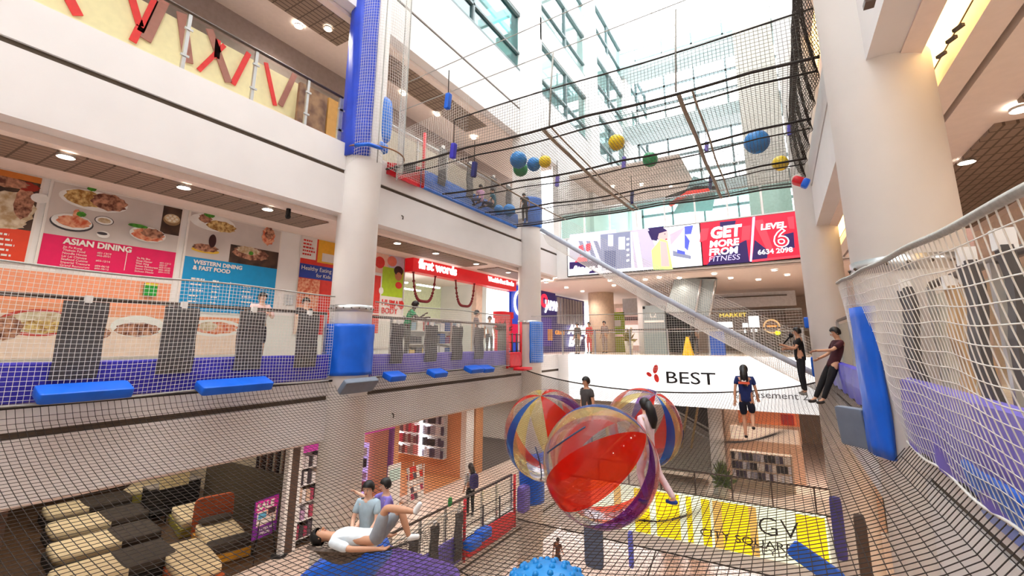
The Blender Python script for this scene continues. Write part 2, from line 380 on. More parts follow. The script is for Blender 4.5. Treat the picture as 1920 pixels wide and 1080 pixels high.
for x, y in ((-17, 22), (-13, 21.5)): downlight(x, y, -2.42, 'added ceiling lamp brightening the charcoal floor at the end of the lower walkway', 'added lamps over the charcoal floor', 220)  # lamps added to brighten the unlit charcoal area, no fitting seen there
for x in (2.6, 3.6):
    for y in (2, 6.5, 11): downlight(x, y, -2.3, 'round recessed downlight low on the right side', 'downlights low on the right', 90, (1, .74, .52))
for x, y in ((-7, 8), (-3, 12), (0, 16), (-6, 17), (-3, 23)):
    q = downlight(x if y > 20 else XL-1.2, y, -8.0, 'round recessed downlight over the basement hall', 'downlights over the basement', 210, (1, .8, .64))
for x, y in ((-7.5, 23.5), (-6, 24), (-4.6, 25), (-3, 26)):
    downlight(x, y, 8.7, 'small round light in the ceiling beyond the big screen', 'lights beyond the big screen', 60)
mm = MB(); mm.box(XL-.35, -3.4, 21, 27, 8.75, 8.85, M('taupe_ceiling', (210, 194, 184), .7)); struct('ceiling', mm)
# ================================================================== RAILINGS, PADDING
def railing(name_lab, x, y0, y1, F, posts, parent_group='gallery glass railings', h=1.22, hm=hand, side=1):
    o = thing('glass_railing', name_lab, 'railing', (x, y0, F), parent_group)
    m = MB(); m.tube([(x, y0, F+h), (x, y1, F+h)], .035, hm, 12); m.build('handrail', o)
    ps = [y0]+list(posts)+[y1]
    for a, b in zip(ps[:-1], ps[1:]):
        m = MB(); m.box(x-.008, x+.008, a+.05, b-.05, F+.08, F+h-.1, glass); m.build('glass_panel', o)
    for y in ps:
        m = MB(); m.box(x-.05, x+.01, y-.03, y+.03, F, F+h-.02, steel)
        for zz in (.3, .85): m.box(x-.0, x+.03, y-.07, y+.07, F+zz, F+zz+.04, steel)
        m.build('post', o)
    return o
def rail_y(px, y, plane=XL): return float(atX(px, y, plane)[1])
# middle gallery, left
padA = [(147, 630), (330, 630), (464, 625), (571, 620)]
padB = [(739, 630), (803, 630), (852, 630), (893, 630)]
yA = [rail_y(*p) for p in padA]; yB = [rail_y(*p) for p in padB]
railing('glass railing with dark handrail in front of the menu posters', -9.2, -3, 6.85, L2, [-.5, .9]+yA)
railing('glass railing in front of the red bookshop, right of the near pillar', -9.2, 8.0, 15.0, L2, yB)
def band(name, lab, x, y0, y1, z0, z1, m, grp='edge padding bands', n=12, sd=1):
    b = MB(); k = int((y1-y0)/.25)+2; V = []; F_ = []
    prof = [(0, z0), (.07, z0+.03), (.09, (z0+z1)/2), (.07, z1-.03), (0, z1)]
    for i in range(k):
        y = y0+(y1-y0)*i/(k-1); wv = .012*math.sin(y*7)
        for (dx, z) in prof: V.append((x+sd*(dx+wv if dx else 0), y, z))
    for i in range(k-1):
        for j in range(4): F_.append((i*5+j, i*5+j+1, (i+1)*5+j+1, (i+1)*5+j))
    F_ += [tuple(range(5)), tuple((k-1)*5+j for j in range(4, -1, -1))]
    for i in range(k-1): F_.append((i*5+4, i*5, (i+1)*5, (i+1)*5+4))
    b.add(V, F_, m, False); return single(name, b, lab, 'padding', grp)
band('edge_padding', 'indigo padding band along the floor edge below the menu posters', -9.12, -3, 6.9, -.83, -.27, purple)
band('edge_padding', 'violet padding band along the floor edge below the bookshop', -9.12, 8.05, 15.0, -.85, -.3, violet)
def strip_pad(x, y, z0, z1, wd, lab, grp, lean=0, m=greypad):
    b = MB(); k = 9; V = []; F_ = []
    for i in range(k):
        z = z1+(z0-z1)*i/(k-1); dx = .02*math.sin(i*1.3)
        V += [(x+dx+lean*i/k, y-wd/2, z), (x+dx+.05+lean*i/k, y-wd/2+.01, z), (x+dx+.05+lean*i/k, y+wd/2-.01, z), (x+dx+lean*i/k, y+wd/2, z)]
    for i in range(k-1):
        for j in range(4): F_.append((i*4+j, i*4+(j+1) % 4, (i+1)*4+(j+1) % 4, (i+1)*4+j))
    F_ += [(0, 1, 2, 3), tuple((k-1)*4+j for j in (3, 2, 1, 0))]
    b.add(V, F_, m, False)
    o = thing('post_pad', lab, 'padding', (x, y, z0), grp); b.build('pad', o)
    t = MB(); t.box(x-.01, x+.07, y-.04, y+.04, z1-.02, z1+.09, white); t.build('tie', o)
for i, y in enumerate(yA):
    strip_pad(-9.0, y, -.52, .6, .52 if i < 2 else .5, ['long charcoal pad hanging in front of the pink menu poster, leftmost of its row', 'charcoal pad hanging under the green notice, second from the left', 'charcoal pad hanging in front of the woman in pink', 'charcoal pad hanging left of the near pillar, over the dark-clothed visitor'][i], 'charcoal pads on the middle left railing')
for i, y in enumerate(yB):
    strip_pad(-9.0, y, -.55, .5, .42 if i == 0 else .5, ['charcoal pad in front of the man in green', 'charcoal pad second from the near pillar on the bookshop railing', 'charcoal pad third from the near pillar on the bookshop railing', 'charcoal pad in front of the two people by the bookshop'][i], 'charcoal pads on the bookshop railing')
def cushion(px, py, y0px, wd, lab, m=bluepad, x=-8.72, sx=.34, sz=.15, plane=-8.9, tilt=-.35):
    q = atX(px, py, plane); o = MB(); o.pillow((x, q[1], q[2]), sx, wd, sz, roty(-tilt), m, 7, 14)
    return single('foam_cushion', o, lab, 'cushion', 'cushions on the floor net edge')
cushion(152, 733, 0, 1.02, 'wide blue cushion lying at the net edge under the leftmost charcoal pad')
cushion(402, 724, 0, .68, 'blue cushion on the left net edge, left one of the touching pair')
cushion(464, 719, 0, .62, 'blue cushion on the left net edge, right one of the touching pair')
cushion(730, 705, 0, .55, 'small blue cushion on the net edge just right of the near pillar')
cushion(811, 699, 0, .6, 'small blue cushion with white lettering below the bookshop')
cushion(880, 692, 0, .7, 'small blue cushion below the two bookshop visitors, left of its pair')
cushion(903, 691, 0, .6, 'small blue cushion below the two bookshop visitors, right of its pair')
b = MB(); b.pillow((-8.35, 7.2, -.95), .14, .92, .34, roty(.7), greypad2, 7, 14); single('foam_block', b, 'grey foam block under the blue padding of the near pillar', 'cushion')
# wrap padding on pillars
def wrap(x, y, r, z0, z1, a0, a1, lab, m, n=24):
    V = []; F_ = []; k = 14
    for j in range(k+1):
        z = z0+(z1-z0)*j/k
        for i in range(n+1):
            a = math.radians(a0+(a1-a0)*i/n); rr = r+.07+.008*math.sin(i*1.7+j*.9)
            V.append((x+rr*math.cos(a), y+rr*math.sin(a), z))
    for j in range(k):
        for i in range(n): F_.append((j*(n+1)+i, j*(n+1)+i+1, (j+1)*(n+1)+i+1, (j+1)*(n+1)+i))
    b = MB(); b.add(V, F_, m, True); o = single('pillar_padding', b, lab, 'padding', 'blue pillar padding')
    s_ = o.modifiers.new('s', 'SOLIDIFY'); s_.thickness = .05; return o
wrap(-9.1, 7.47, .495, -.75, .43, -115, 75, 'bright blue padding round the foot of the near left pillar', bluepad)
wrap(-9.0, 16.37, .48, -.8, .82, -62, 60, 'blue padding round the far left pillar beside the red rope gate', bluepad2)
wrap(1.28, 6.27, .5, -1.15, .38, 95, 222, 'blue padding round the foot of the huge right pillar', bluepad)
wrap(-9.1, 7.47, .495, 4.62, 10.4, -150, -22, 'tall deep blue padding on the near left pillar above the upper net', M('deep_blue_vinyl', (40, 70, 190), .4, var=.1, scale=3))
wrap(-9.0, 16.37, .48, 4.8, 6.1, -90, 40, 'blue padding behind the child in black on the upper level', bluepad2)
wrap(-9.0, 16.37, .48, -6.0, -4.2, -110, 40, 'blue padding on the far left pillar on the lower level, left of the clear balls', bluepad)
b = MB(); q = atD(1600, 800, 5.2); b.pillow(tuple(q), .08, .34, .44, rotz(.75) @ roty(-.1), greypad2, 7, 14); b.pillow(tuple(q+[.07, .02, -.01]), .08, .34, .45, rotz(.75) @ roty(-.1), M('slate_edge', (60, 64, 72), .6), 7, 14)
single('foam_block', b, 'grey foam block leaning at the foot of the right pillar padding', 'cushion')
q = atY(1900, 955, 3.7); b = MB(); b.pillow((q[0], 3.75, q[2]), .12, .9, .36, roty(-.2), bluepad, 5, 8); single('foam_cushion', b, 'large blue cushion hanging at the bottom of the right net wall', 'cushion')
# right side railing and padding
railing('glass railing behind the right net wall', 1.3, -1, 5.6, L2, [1.0, 2.6, 4.1], h=1.1)
railing('glass railing right of the two people in black', 1.3, 7.1, 13.9, L2, [8.5, 10, 11.6], h=1.1)
band('edge_padding', 'violet padding band along the right floor edge behind the net wall', 1.05, -1, 5.75, -1.0, -.33, violet, sd=-1)
band('edge_padding', 'indigo padding band on the right floor edge beyond the huge pillar', 1.05, 7.0, 14, -1.0, -.4, purple, sd=-1)
for y, wd, lab in ((3.25, .1, 'dark grey pad strip on the right railing, nearest the camera'), (3.8, .2, 'dark grey pad strip on the right railing, second from the right edge'), (5.45, .4, 'dark grey pad strip on the right railing next to the huge pillar')):
    strip_pad(1.04, y, -.78, .5, wd, lab, 'dark pads on the right railing')
for y in (4.5, 4.9):
    strip_pad(1.22, y, -.4, .45, .2, 'narrow tan strip behind the right railing net', 'tan strips on the right railing', m=M('tan_strip', (196, 160, 120), .6))
# ================================================================== NETS
def sag(x, y):
    s = np.clip((x+9.0)/(10.0), 0, 1); e = (np.sin(math.pi*s))**.6
    z = -.86-.1*s-1.28*e*np.clip(1-((y-6.5)/10.5)**2, 0, 1)**.5
    for (a, b_, d, r) in DIPS: z = z-d*np.exp(-((x-a)**2+(y-b_)**2)/r**2)
    return z
DIPS = []
def net_hit(px, py):
    d = ray(px, py); t = 1.0
    for i in range(4000):
        p = d*t
        if p[2] < float(sag(np.array(p[0]), np.array(p[1]))): return p
        t += .005
    return d*t
FEET = {k_: net_hit(*v) for k_, v in dict(girl=(1405, 812), man=(1508, 733), lean=(1545, 757), back=(1240, 948), head=(1103, 850)).items()}
DIPS += [(FEET['girl'][0], FEET['girl'][1], .12, .5), (FEET['back'][0], FEET['back'][1], .15, .4), (-4.62, 4.4, .36, .62)]
net = thing('floor_net', 'huge dark floor net sagging across the void under the clear balls', 'net', (-4, 6, -2.2))
def fsurf(u, v): return u, v, sag(u, v)
net_mesh('mesh', fsurf, rng_(-9.0, 1.0, .08), rng_(-2.5, 15.4, .08), 60, 110, .0039, net_b, net)
m = MB()
for (x0, y0, x1, y1) in ((-9.0, -2.5, -9.0, 15.4), (1.0, -2.5, 1.0, 15.4), (-9.0, 15.4, 1.0, 15.4)):
    k = 50; P = [(x0+(x1-x0)*i/k, y0+(y1-y0)*i/k) for i in range(k+1)]
    m.tube([(a, b_, float(sag(np.array(a), np.array(b_)))) for a, b_ in P], .022, rope_b, 6)
m.build('border_rope', net)
# left net walls
def side_net(lab, x, y0, y1, z0, z1, grp='white net walls along the galleries', m=net_w, step=.062, r=.0034, wob=.04, ph=0):
    o = thing('safety_net', lab, 'net', (x, (y0+y1)/2, z0), grp)
    f = lambda u, v: (x+wob*np.sin(u*2.1+ph)*np.sin((v-z0)/(z1-z0)*math.pi), u, v+.02*np.sin(u*1.7+ph))
    net_mesh('mesh', f, rng_(y0, y1, step), rng_(z0, z1, step), max(8, int((y1-y0)/.3)), 10, r, m, o)
    t = MB(); n = 30; t.tube([(x, y0+(y1-y0)*i/n, z1+.02*math.sin((y0+(y1-y0)*i/n)*1.7+ph)) for i in range(n+1)], .018, rope_g, 6); t.build('top_rope', o)
    t = MB(); t.tube([(x, y0+(y1-y0)*i/n, z0+.02*math.sin((y0+(y1-y0)*i/n)*1.7+ph)) for i in range(n+1)], .015, rope_g, 6); t.build('bottom_rope', o)
    return o
side_net('white net wall in front of the menu posters', -8.88, -2.5, 6.8, -.82, 1.06)
side_net('white net wall in front of the bookshop railing', -8.88, 8.0, 14.6, -.85, 1.0, ph=1)
# right net wall, leaning out
o = thing('safety_net', 'white coarse net wall at the right edge of the picture', 'net', (.85, 4, -1), 'white net walls along the galleries')
def rs(u, v):       # u along y, v 0..1 height
    top = .47+(u-1.9)*.058; bot = -.97-.02*np.sin(u*5)
    return .98-.26*v+.03*np.sin(u*3+v*4)*np.sin(v*math.pi), u, bot+(top-bot)*v+.006*np.sin(u*4)*v
net_mesh('mesh', rs, rng_(.6, 7.2, .085), rng_(0, 1, .058), 60, 16, .0038, net_w, o)
for vv, nm in ((1, 'top_rope'), (0, 'bottom_rope')):
    t = MB(); us = np.linspace(.6, 7.2, 60); P = np.array(rs(us, np.full(60, float(vv)))).T; t.tube(P, .02 if vv else .012, rope_g if vv else net_w, 6); t.build(nm, o)
t = MB()
for u in np.arange(.6, 7.2, .14):
    P = np.array(rs(np.array(u), np.array(0.))); t.tube([P, P+[.06, .05, -.07], P+[.0, .09, -.02]], .006, net_w, 4)
t.build('lacing', o)
# white sheet of far net at L2 and the slide
sl = thing('net_slide', 'pale net slide with padded tube edges running down from the upper net to the right', 'slide', (-3, 15.6, -1))
A = np.array([-7.95, 0, 4.45]); B = np.array([.95, 0, -1.0])
for yy, nm in ((15.45, 'edge_tube'), (16.9, 'edge_tube')):
    t = MB(); t.tube([(A[0]+(B[0]-A[0])*s, yy, A[2]+(B[2]-A[2])*s-.25*math.sin(math.pi*s)*.5) for s in np.linspace(0, 1, 20)], .085 if yy < 16 else .05, M('slate_blue_tube', (182, 188, 204), .4), 12); t.build(nm, sl)
def ssurf(u, v): return A[0]+(B[0]-A[0])*u, 15.45+1.45*v, A[2]+(B[2]-A[2])*u-.12*np.sin(math.pi*u)-.5*np.sin(math.pi*v)
net_mesh('bed', ssurf, rng_(0, 1, .006), rng_(0, 1, .045), 20, 8, .006, net_w, sl)
def ssurf2(u, v): return A[0]+(B[0]-A[0])*u, 15.42+0*u, A[2]+(B[2]-A[2])*u-.12*np.sin(math.pi*u)+1.0*v
net_mesh('side_net', ssurf2, rng_(0, 1, .0075), rng_(0, 1, .08), 20, 6, .004, net_w, sl)
# far net wall across y=15.4
o = thing('safety_net', 'thin white net across the far end in front of the white sign board', 'net', (-4, 15.4, -1), 'white net walls along the galleries')
net_mesh('mesh', lambda u, v: (u, 15.4+.05*np.sin(u*2), v*(1.0+.9-.1*np.sin((u+9)/10*math.pi))-.9), rng_(-8.4, .6, .08), rng_(0, 1, .043), 20, 8, .003, net_w, o)
t = MB(); t.tube([(-8.4, 15.4, 1.0), (.6, 15.4, .95)], .014, rope_g, 6); t.build('top_rope', o)
# ---- upper net playground
up = thing('floor_net', 'grey floor net of the upper level with coloured balls lying on it', 'net', (-4, 12, 4.6))
def usag(x, y): return 4.72-.14*np.sin(np.clip((x+9)/10, 0, 1)*math.pi)*np.sin(np.clip((y-8.2)/7.1, 0, 1)*math.pi)-.05*np.abs(np.sin(x*1.0))
net_mesh('mesh', lambda u, v: (u, v, usag(u, v)), rng_(-9, 1, .075), rng_(8.2, 15.3, .075), 50, 40, .0052, net_g, up)
for y in (8.2, 8.65, 10.6, 11.1, 13.0, 13.4, 15.0, 15.3):
    t = MB(); t.tube([(x, y, float(usag(np.array(x), np.array(y)))-.02) for x in np.linspace(-9, 1, 30)], .028 if y in (8.2, 10.6, 13, 15.3) else .016, rope_b, 6); t.build('cross_rope', up)
for x in (-6.8, -4.15, -3.95, -1.25, -1.0):
    t = MB(); t.tube([(x+.012*math.sin(y*2), y, float(usag(np.array(x), np.array(y)))-.03) for y in np.linspace(8.2, 15.3, 24)], .045 if x in (-4.15, -1.25) else .022, M('tan_rope', (150, 138, 124), .9, bump=.6, scale=60), 6); t.build('long_rope', up)
def uwall(lab, f, us, vs_, su, m=net_g, r=.0034):
    o = thing('safety_net', lab, 'net', (-4, 12, 4.7), 'net walls of the upper playground'); net_mesh('mesh', f, us, vs_, su, 8, r, m, o); return o
top1 = lambda u: 5.55+.03*np.sin(u)
o = uwall('near low net wall of the upper playground', lambda u, v: (u, 8.2+0*u+.05*np.sin(u*2)*v, 4.68+(top1(u)-4.68)*v), rng_(-6.65, 1, .07), rng_(0, 1, .08), 30, net_g, .004)
t = MB(); t.tube([(x, 8.2, float(top1(np.array(x)))) for x in np.linspace(-6.65, 1, 20)], .016, rope_b, 6); t.build('top_rope', o)
for (za, zb) in ((6.3, 6.75), (7.1, 7.7)):
    t = MB(); t.tube([(-8.6, 8.2, za), (1, 8.3, zb)], .011, rope_g, 6); t.build('guy_rope', o)
for x in (-4.0, -1.3):
    t = MB(); t.tube([(x, 8.2, 4.7), (x+.05, 8.2, 5.6), (x+.1, 8.25, 6.5)], .02, rope_g, 6); t.build('upright_rope', o)
uwall('far net wall of the upper playground', lambda u, v: (u, 15.3+0*u, 4.7+1.7*v), rng_(-8.6, .8, .09), rng_(0, 1, .055), 20, net_g, .0045)
uwall('left net wall of the upper playground, beside the blue floor padding', lambda u, v: (-8.85+.05*np.sin(u), u, 4.6+1.5*v), rng_(8.4, 15, .075), rng_(0, 1, .05), 24, net_w, .003)
uwall('right net wall of the upper playground, crumpled dark net', lambda u, v: (.95-.15*np.sin(v*3)+.06*np.sin(u*6+v*5), u, 4.5+2.3*v+.05*np.sin(u*4)), rng_(7.4, 15, .06), rng_(0, 1, .025), 60, net_b, .006)
o = uwall('coarse net screen hanging between the near left pillar and the red rope gate', lambda u, v: (u, 8.3+.04*np.sin(u*4), 4.35+(1.3+.35*v*0+(-8.9-u)*-.2)*v), rng_(-8.7, -6.3, .07), rng_(0, 1, .045), 16, net_w, .004)
# net tower round the near pillar above level 3
tw = thing('net_tube', 'white net tube round the blue padding of the near pillar', 'net', (-8.8, 7.4, 4.5))
net_mesh('mesh', lambda a, z: (-8.95+(.74+.02*np.sin(z*3))*np.cos(a), 7.72+.76*np.sin(a)+.0*z, z-.12*np.cos(a*3)*(z < 4.9)), rng_(-2.4, 1.5, .085), rng_(4.42, 10.6, .085), 40, 60, .0042, net_w, tw)
t = MB(); t.tube([(-8.95+.76*math.cos(a), 7.72+.78*math.sin(a), 4.85) for a in np.linspace(-2.4, 1.5, 24)], .02, M('rust_rope', (150, 110, 80), .8), 6); t.build('hoop', tw)
for a in (-.6, .55, 1.5):
    t = MB(); t.tube([(-8.95+.76*math.cos(a), 7.72+.78*math.sin(a), z) for z in np.linspace(4.4, 10.6, 10)], .016, rope_g, 6); t.build('seam_rope', tw)
b = MB(); b.pillow(tuple(atX(720, 225, -8.75)), .3, .42, 1.3, I3, bluepad2, 5, 4); single('hanging_pad', b, 'light blue pad hanging inside the net tube right of the near pillar', 'padding')
b = MB(); b.pillow(tuple(atX(713, 277, -8.75)), .3, .4, .28, I3, bluepad2, 5, 4); single('hanging_pad', b, 'short blue pad at the bottom of the net tube', 'padding')
b = MB(); b.tube([(-8.55, 6.75, 4.7), (-8.35, 7.0, 4.78), (-8.3, 7.5, 4.82)], .05, bluepad, 8); single('strap_roll', b, 'rolled blue strap at the foot of the net tube', 'strap')
# upper level left padding, railing
railing('glass railing of the upper gallery behind the blue padding', -9.2, 8.1, 15.2, L3, [9.6, 11.0, 12.4, 13.8], hm=steel)
railing('glass railing of the upper gallery in front of the cream and red wall', -9.2, -2, 6.8, L3, [3.35, 4.62, 5.85, 6.75], hm=hand)
band('edge_padding', 'light blue padding band along the floor edge of the upper left gallery', -9.1, 9.6, 15.4, 4.62, 5.25, bluepad2)
for y, lab in ((10.5, 'nearest the red gate'), (12.0, 'second from the red gate'), (13.5, 'third from the red gate'), (14.6, 'farthest from the red gate')):
    strip_pad(-9.0, y, 4.95, 6.2, .34, 'charcoal pad strip on the upper railing, '+lab, 'charcoal pads on the upper railing')
# red rope gate on L3
g_ = thing('rope_gate', 'red padded gate with a red post beside the near pillar on the upper level', 'gate', (-9.0, 9, 4.6))
t = MB(); t.cyl(-8.9, 9.55, 4.55, 6.3, .05, redm, 12); t.build('post', g_)
t = MB(); t.hexa([(-9.1, 8.3, 4.6), (-8.95, 8.3, 4.55), (-8.95, 9.5, 4.55), (-9.1, 9.5, 4.6)], [(-9.1, 8.3, 4.95), (-8.95, 8.3, 4.9), (-8.95, 9.5, 5.2), (-9.1, 9.5, 5.2)], redm); t.build('net_pad', g_)
t = MB(); t.obox((-8.7, 8.55, 4.78), .75, .12, .2, rotz(.15), greypad); t.build('edge_bar', g_)
# red gate on L2 next to far pillar
def rope_gate(x, y0, y1, z0, lab):
    g_ = thing('rope_gate', lab, 'gate', (x, y0, z0), 'red rope gates')
    for y in (y0, y1): t = MB(); t.cyl(x, y, z0, z0+1.75, .05, redm, 12); t.build('post', g_)
    t = MB(); t.pillow((x+.02, (y0+y1)/2, z0+.3), .12, y1-y0-.1, .58, I3, redm, 5, 6); t.build('net_pad', g_)
    t = MB()
    for zz in (.62, .95, 1.25): t.tube([(x, y0, z0+zz), (x, y1, z0+zz)], .015, black, 6)
    for i in range(1, 3): t.tube([(x, y0+(y1-y0)*i/3, z0+.5), (x, y0+(y1-y0)*i/3, z0+1.3)], .03, greypad, 6)
    t.build('ladder_ropes', g_)
rope_gate(-8.95, 14.55, 15.55, -.95, 'red rope gate with red padding left of the far pillar on the middle level')
rope_gate(-8.95, 12.1, 15.1, -6.5, 'red rope gate with red padding on the lower gallery left of the clear balls')
b = MB(); b.pillow((-8.6, 15.1, -.98), .5, .8, .12, I3, redm, 5, 6); single('foam_cushion', b, 'red cushion lying below the red rope gate of the middle level', 'cushion')
# small hanging pads on the upper net
for i, (px, py, dep, hgt, lab, mm_) in enumerate(((840, 190, 9.2, .36, 'blue netted cylinder near the ceiling grille', bluepad), (850, 283, 9.6, .36, 'dark indigo hanging pad right of the red post', purple), (889, 318, 10.6, .4, 'slim dark blue pad left of the blue balls', M('navy_vinyl', (36, 38, 96), .5)), (1325, 275, 12.6, .3, 'pale indigo pad beside the second long rope', violet), (1332, 342, 15, .5, 'navy pad at the end of the second long rope', M('navy_vinyl')), (1480, 242, 12.4, .38, 'indigo pad right of the big blue ball', purple), (1185, 370, 15.6, .5, 'navy pad at the end of the first long rope', M('navy_vinyl')), (1045, 340, 15, .4, 'slate blue pad under the yellow ball by the blue balls', violet), (1170, 305, 13, .38, 'pale slate pad below the middle yellow ball', violet))):
    q = atD(px, py, dep*.96); b = MB(); b.pillow(tuple(q), .1, .1, hgt*.9, roty(.1), mm_, 6, 12)
    b.tube([q+[0, 0, hgt/2-.02], q+[0, 0, hgt/2+.5]], .01, rope_b, 5); single('hanging_pad', b, lab, 'padding')
# ================================================================== PEOPLE
skins = {'tan': M('skin_tan', (196, 146, 116), .5, var=.04, scale=20), 'fair': M('skin_fair', (226, 180, 154), .5, var=.04, scale=20), 'deep': M('skin_deep', (74, 50, 40), .5, var=.04, scale=20)}
hairm = M('black_hair', (20, 16, 16), .45, var=.3, scale=30)
def skin(name, vr, edges, mats, parent, lev=1, root=0, matf=None):
    me = bpy.data.meshes.new('t'); me.from_pydata([v for v, r in vr], edges, []); o = bpy.data.objects.new('t', me); COL.objects.link(o)
    sk = o.modifiers.new('s', 'SKIN'); sk.use_smooth_shade = True
    for i, (v, r) in enumerate(vr):
        d = me.skin_vertices[0].data[i]; d.radius = r if hasattr(r, '__len__') else (r, r); d.use_root = (i == root)
    sb = o.modifiers.new('u', 'SUBSURF'); sb.levels = lev; sb.render_levels = lev
    dg = bpy.context.evaluated_depsgraph_get(); m2 = bpy.data.meshes.new_from_object(o.evaluated_get(dg)); bpy.data.objects.remove(o)
    m2.materials.clear()
    for m in mats: m2.materials.append(m)
    ob = bpy.data.objects.new(name, m2); COL.objects.link(ob); ob.parent = parent; return ob
def lerp(a, b, t): return tuple(a[i]+(b[i]-a[i])*t for i in range(3))
STAND = dict(pel=(0, 0, .93), sp=(0, .01, 1.12), ch=(0, 0, 1.33), nk=(0, .0, 1.47), hd=(0, .02, 1.6),
    sL=(-.17, 0, 1.41), eL=(-.22, -.02, 1.14), wL=(-.23, .06, .9), sR=(.17, 0, 1.41), eR=(.22, -.02, 1.14), wR=(.23, .06, .9),
    hL=(-.09, 0, .88), kL=(-.1, .02, .49), aL=(-.1, -.02, .08), hR=(.09, 0, .88), kR=(.1, .02, .49), aR=(.1, -.02, .08))
def person(label, loc, rz, pose=None, H=1.7, skn='tan', shirt=(40, 40, 44), pants=(30, 30, 36), shorts=False, hair='short', sleeve=.45, shoes=(40, 38, 38), lev=1, group=None, fat=1.0, base=None, extra=None, bald=False):
    J = dict(STAND)
    if pose: J.update(pose)
    s = H/1.7; J = {k_: np.array(v)*s for k_, v in J.items()}
    root = thing('person', label, 'person', loc, group, 0)
    Rm = rotz(rz)
    T = lambda p: tuple(Rm @ np.array(p))
    sm = M('cloth_%d_%d_%d' % shirt, shirt, .85, var=.1, scale=12); pm = M('cloth_%d_%d_%d' % pants, pants, .85, var=.1, scale=12); fm = M('shoe_%d_%d_%d' % shoes, shoes, .6)
    sk = skins[skn]
    pel, sp, ch, nk, hd = J['pel'], J['sp'], J['ch'], J['nk'], J['hd']
    up = (hd-nk)/np.linalg.norm(hd-nk); trunk = (ch-pel)/np.linalg.norm(ch-pel)
    fwd = np.array(J.get('face', (0, 1, 0)), float); fwd = fwd-up*(fwd@up); fwd /= np.linalg.norm(fwd)
    side = np.cross(fwd, up)
    V = []; E_ = []
    def v(p, r, link=None):
        V.append((T(p), tuple(x*s for x in r) if hasattr(r, '__len__') else r*s)); i = len(V)-1
        if link is not None: E_.append((link, i))
        return i
    a = v(pel, (.125*fat, .09*fat)); b = v(sp, (.115*fat, .085*fat), a); c = v(ch, (.135*fat, .095*fat), b); n = v(nk, .05, c)
    h1 = v(nk+(hd-nk)*.5+fwd*.01*s, .06, n); h2 = v(hd, (.078, .088), h1); v(hd+up*.07*s-fwd*.01*s, (.066, .075), h2)
    def arm(S, E, W, sgn):
        i = v(S, .05, c); j = v(lerp(S, E, .5), .043, i); j = v(E, .036, j); j = v(lerp(E, W, .5), .033, j); wv = v(W, .024, j)
        d = (W-E)/(np.linalg.norm(W-E)+1e-9); pal = W+d*.055*s; p_ = v(pal, (.034, .02), wv)
        lat = np.cross(d, fwd); lat = lat/(np.linalg.norm(lat)+1e-9) if np.linalg.norm(lat) > .2 else side; nrm = np.cross(lat, d)
        for q in range(4):
            o_ = (q-1.5)*.019*s; L = (.062, .072, .068, .05)[q]*s
            f1 = v(pal+lat*o_+d*.035*s, .0095, p_); f2 = v(pal+lat*o_+d*(.035*s+L*.5)+nrm*.008*s, .0088, f1); v(pal+lat*o_*1.05+d*(.03*s+L*.9)+nrm*.026*s, .008, f2)
        t1 = v(W+d*.03*s-lat*.036*s*sgn, .0105, wv); v(W+d*.065*s-lat*.055*s*sgn+nrm*.012*s, .0095, t1)
    arm(J['sL'], J['eL'], J['wL'], -1); arm(J['sR'], J['eR'], J['wR'], 1)
    def leg(Hh, K, A, ft):
        i = v(Hh, .082*fat, a); j = v(lerp(Hh, K, .5), .07*fat, i); j = v(K, .052, j); j = v(lerp(K, A, .4), .05, j); j = v(A, .033, j)
        v(A+ft*.1*s-np.array([0, 0, .045*s])*(0 if J.get('lie') is not None else 1), .03, j)
    ftL = np.array(J.get('fL', (0, 1, 0)))/s; ftR = np.array(J.get('fR', (0, 1, 0)))/s
    leg(J['hL'], J['kL'], J['aL'], ftL); leg(J['hR'], J['kR'], J['aR'], ftR)
    skin('body', V, E_, [sk], root, lev)
    # shirt
    V = []; E_ = []; g = .016
    z_ = v(pel-trunk*.1*s, (.142*fat, .112*fat)); a = v(pel-trunk*.0*s, (.142*fat, .11*fat), z_); b = v(sp, (.134*fat, .104*fat), a); c = v(ch, (.15*fat, .112*fat), b); v(lerp(ch, nk, .68), .068, c)
    for S, E in (('sL', 'eL'), ('sR', 'eR')):
        i = v(J[S], .064, c); 
        if sleeve > 1:
            j = v(J[E], .05, i); v(lerp(J[E], J['w'+S[1]], sleeve-1), .04, j)
        else: v(lerp(J[S], J[E], max(.25, sleeve*1.3)), .062, i)
    skin('shirt', V, E_, [sm], root, lev)
    V = []; E_ = []
    z_ = v(pel+trunk*.08*s, (.13*fat, .096*fat)); a = v(pel, (.134*fat, .1*fat), z_)
    for q in 'LR':
        i = v(J['h'+q], .094*fat, a); j = v(lerp(J['h'+q], J['k'+q], .55), .084*fat, i)
        if shorts: v(lerp(J['h'+q], J['k'+q], .9), .076*fat, j)
        else: j = v(J['k'+q], .066, j); j = v(lerp(J['k'+q], J['a'+q], .5), .058, j); v(lerp(J['k'+q], J['a'+q], .95), .048, j)
    skin('trousers' if not shorts else 'shorts', V, E_, [pm], root, lev)
    for q, ft in (('L', ftL), ('R', ftR)):
        V = []; E_ = []; A = J['a'+q]; dn = np.array([0, 0, -.045*s]) if J.get('lie') is None else np.zeros(3)
        i = v(A+dn*.4-ft*.03*s, .042, None); j = v(A+dn+ft*.06*s, .04, i); v(A+dn+ft*.14*s, .03, j); skin('shoe', V, E_, [fm], root, lev)
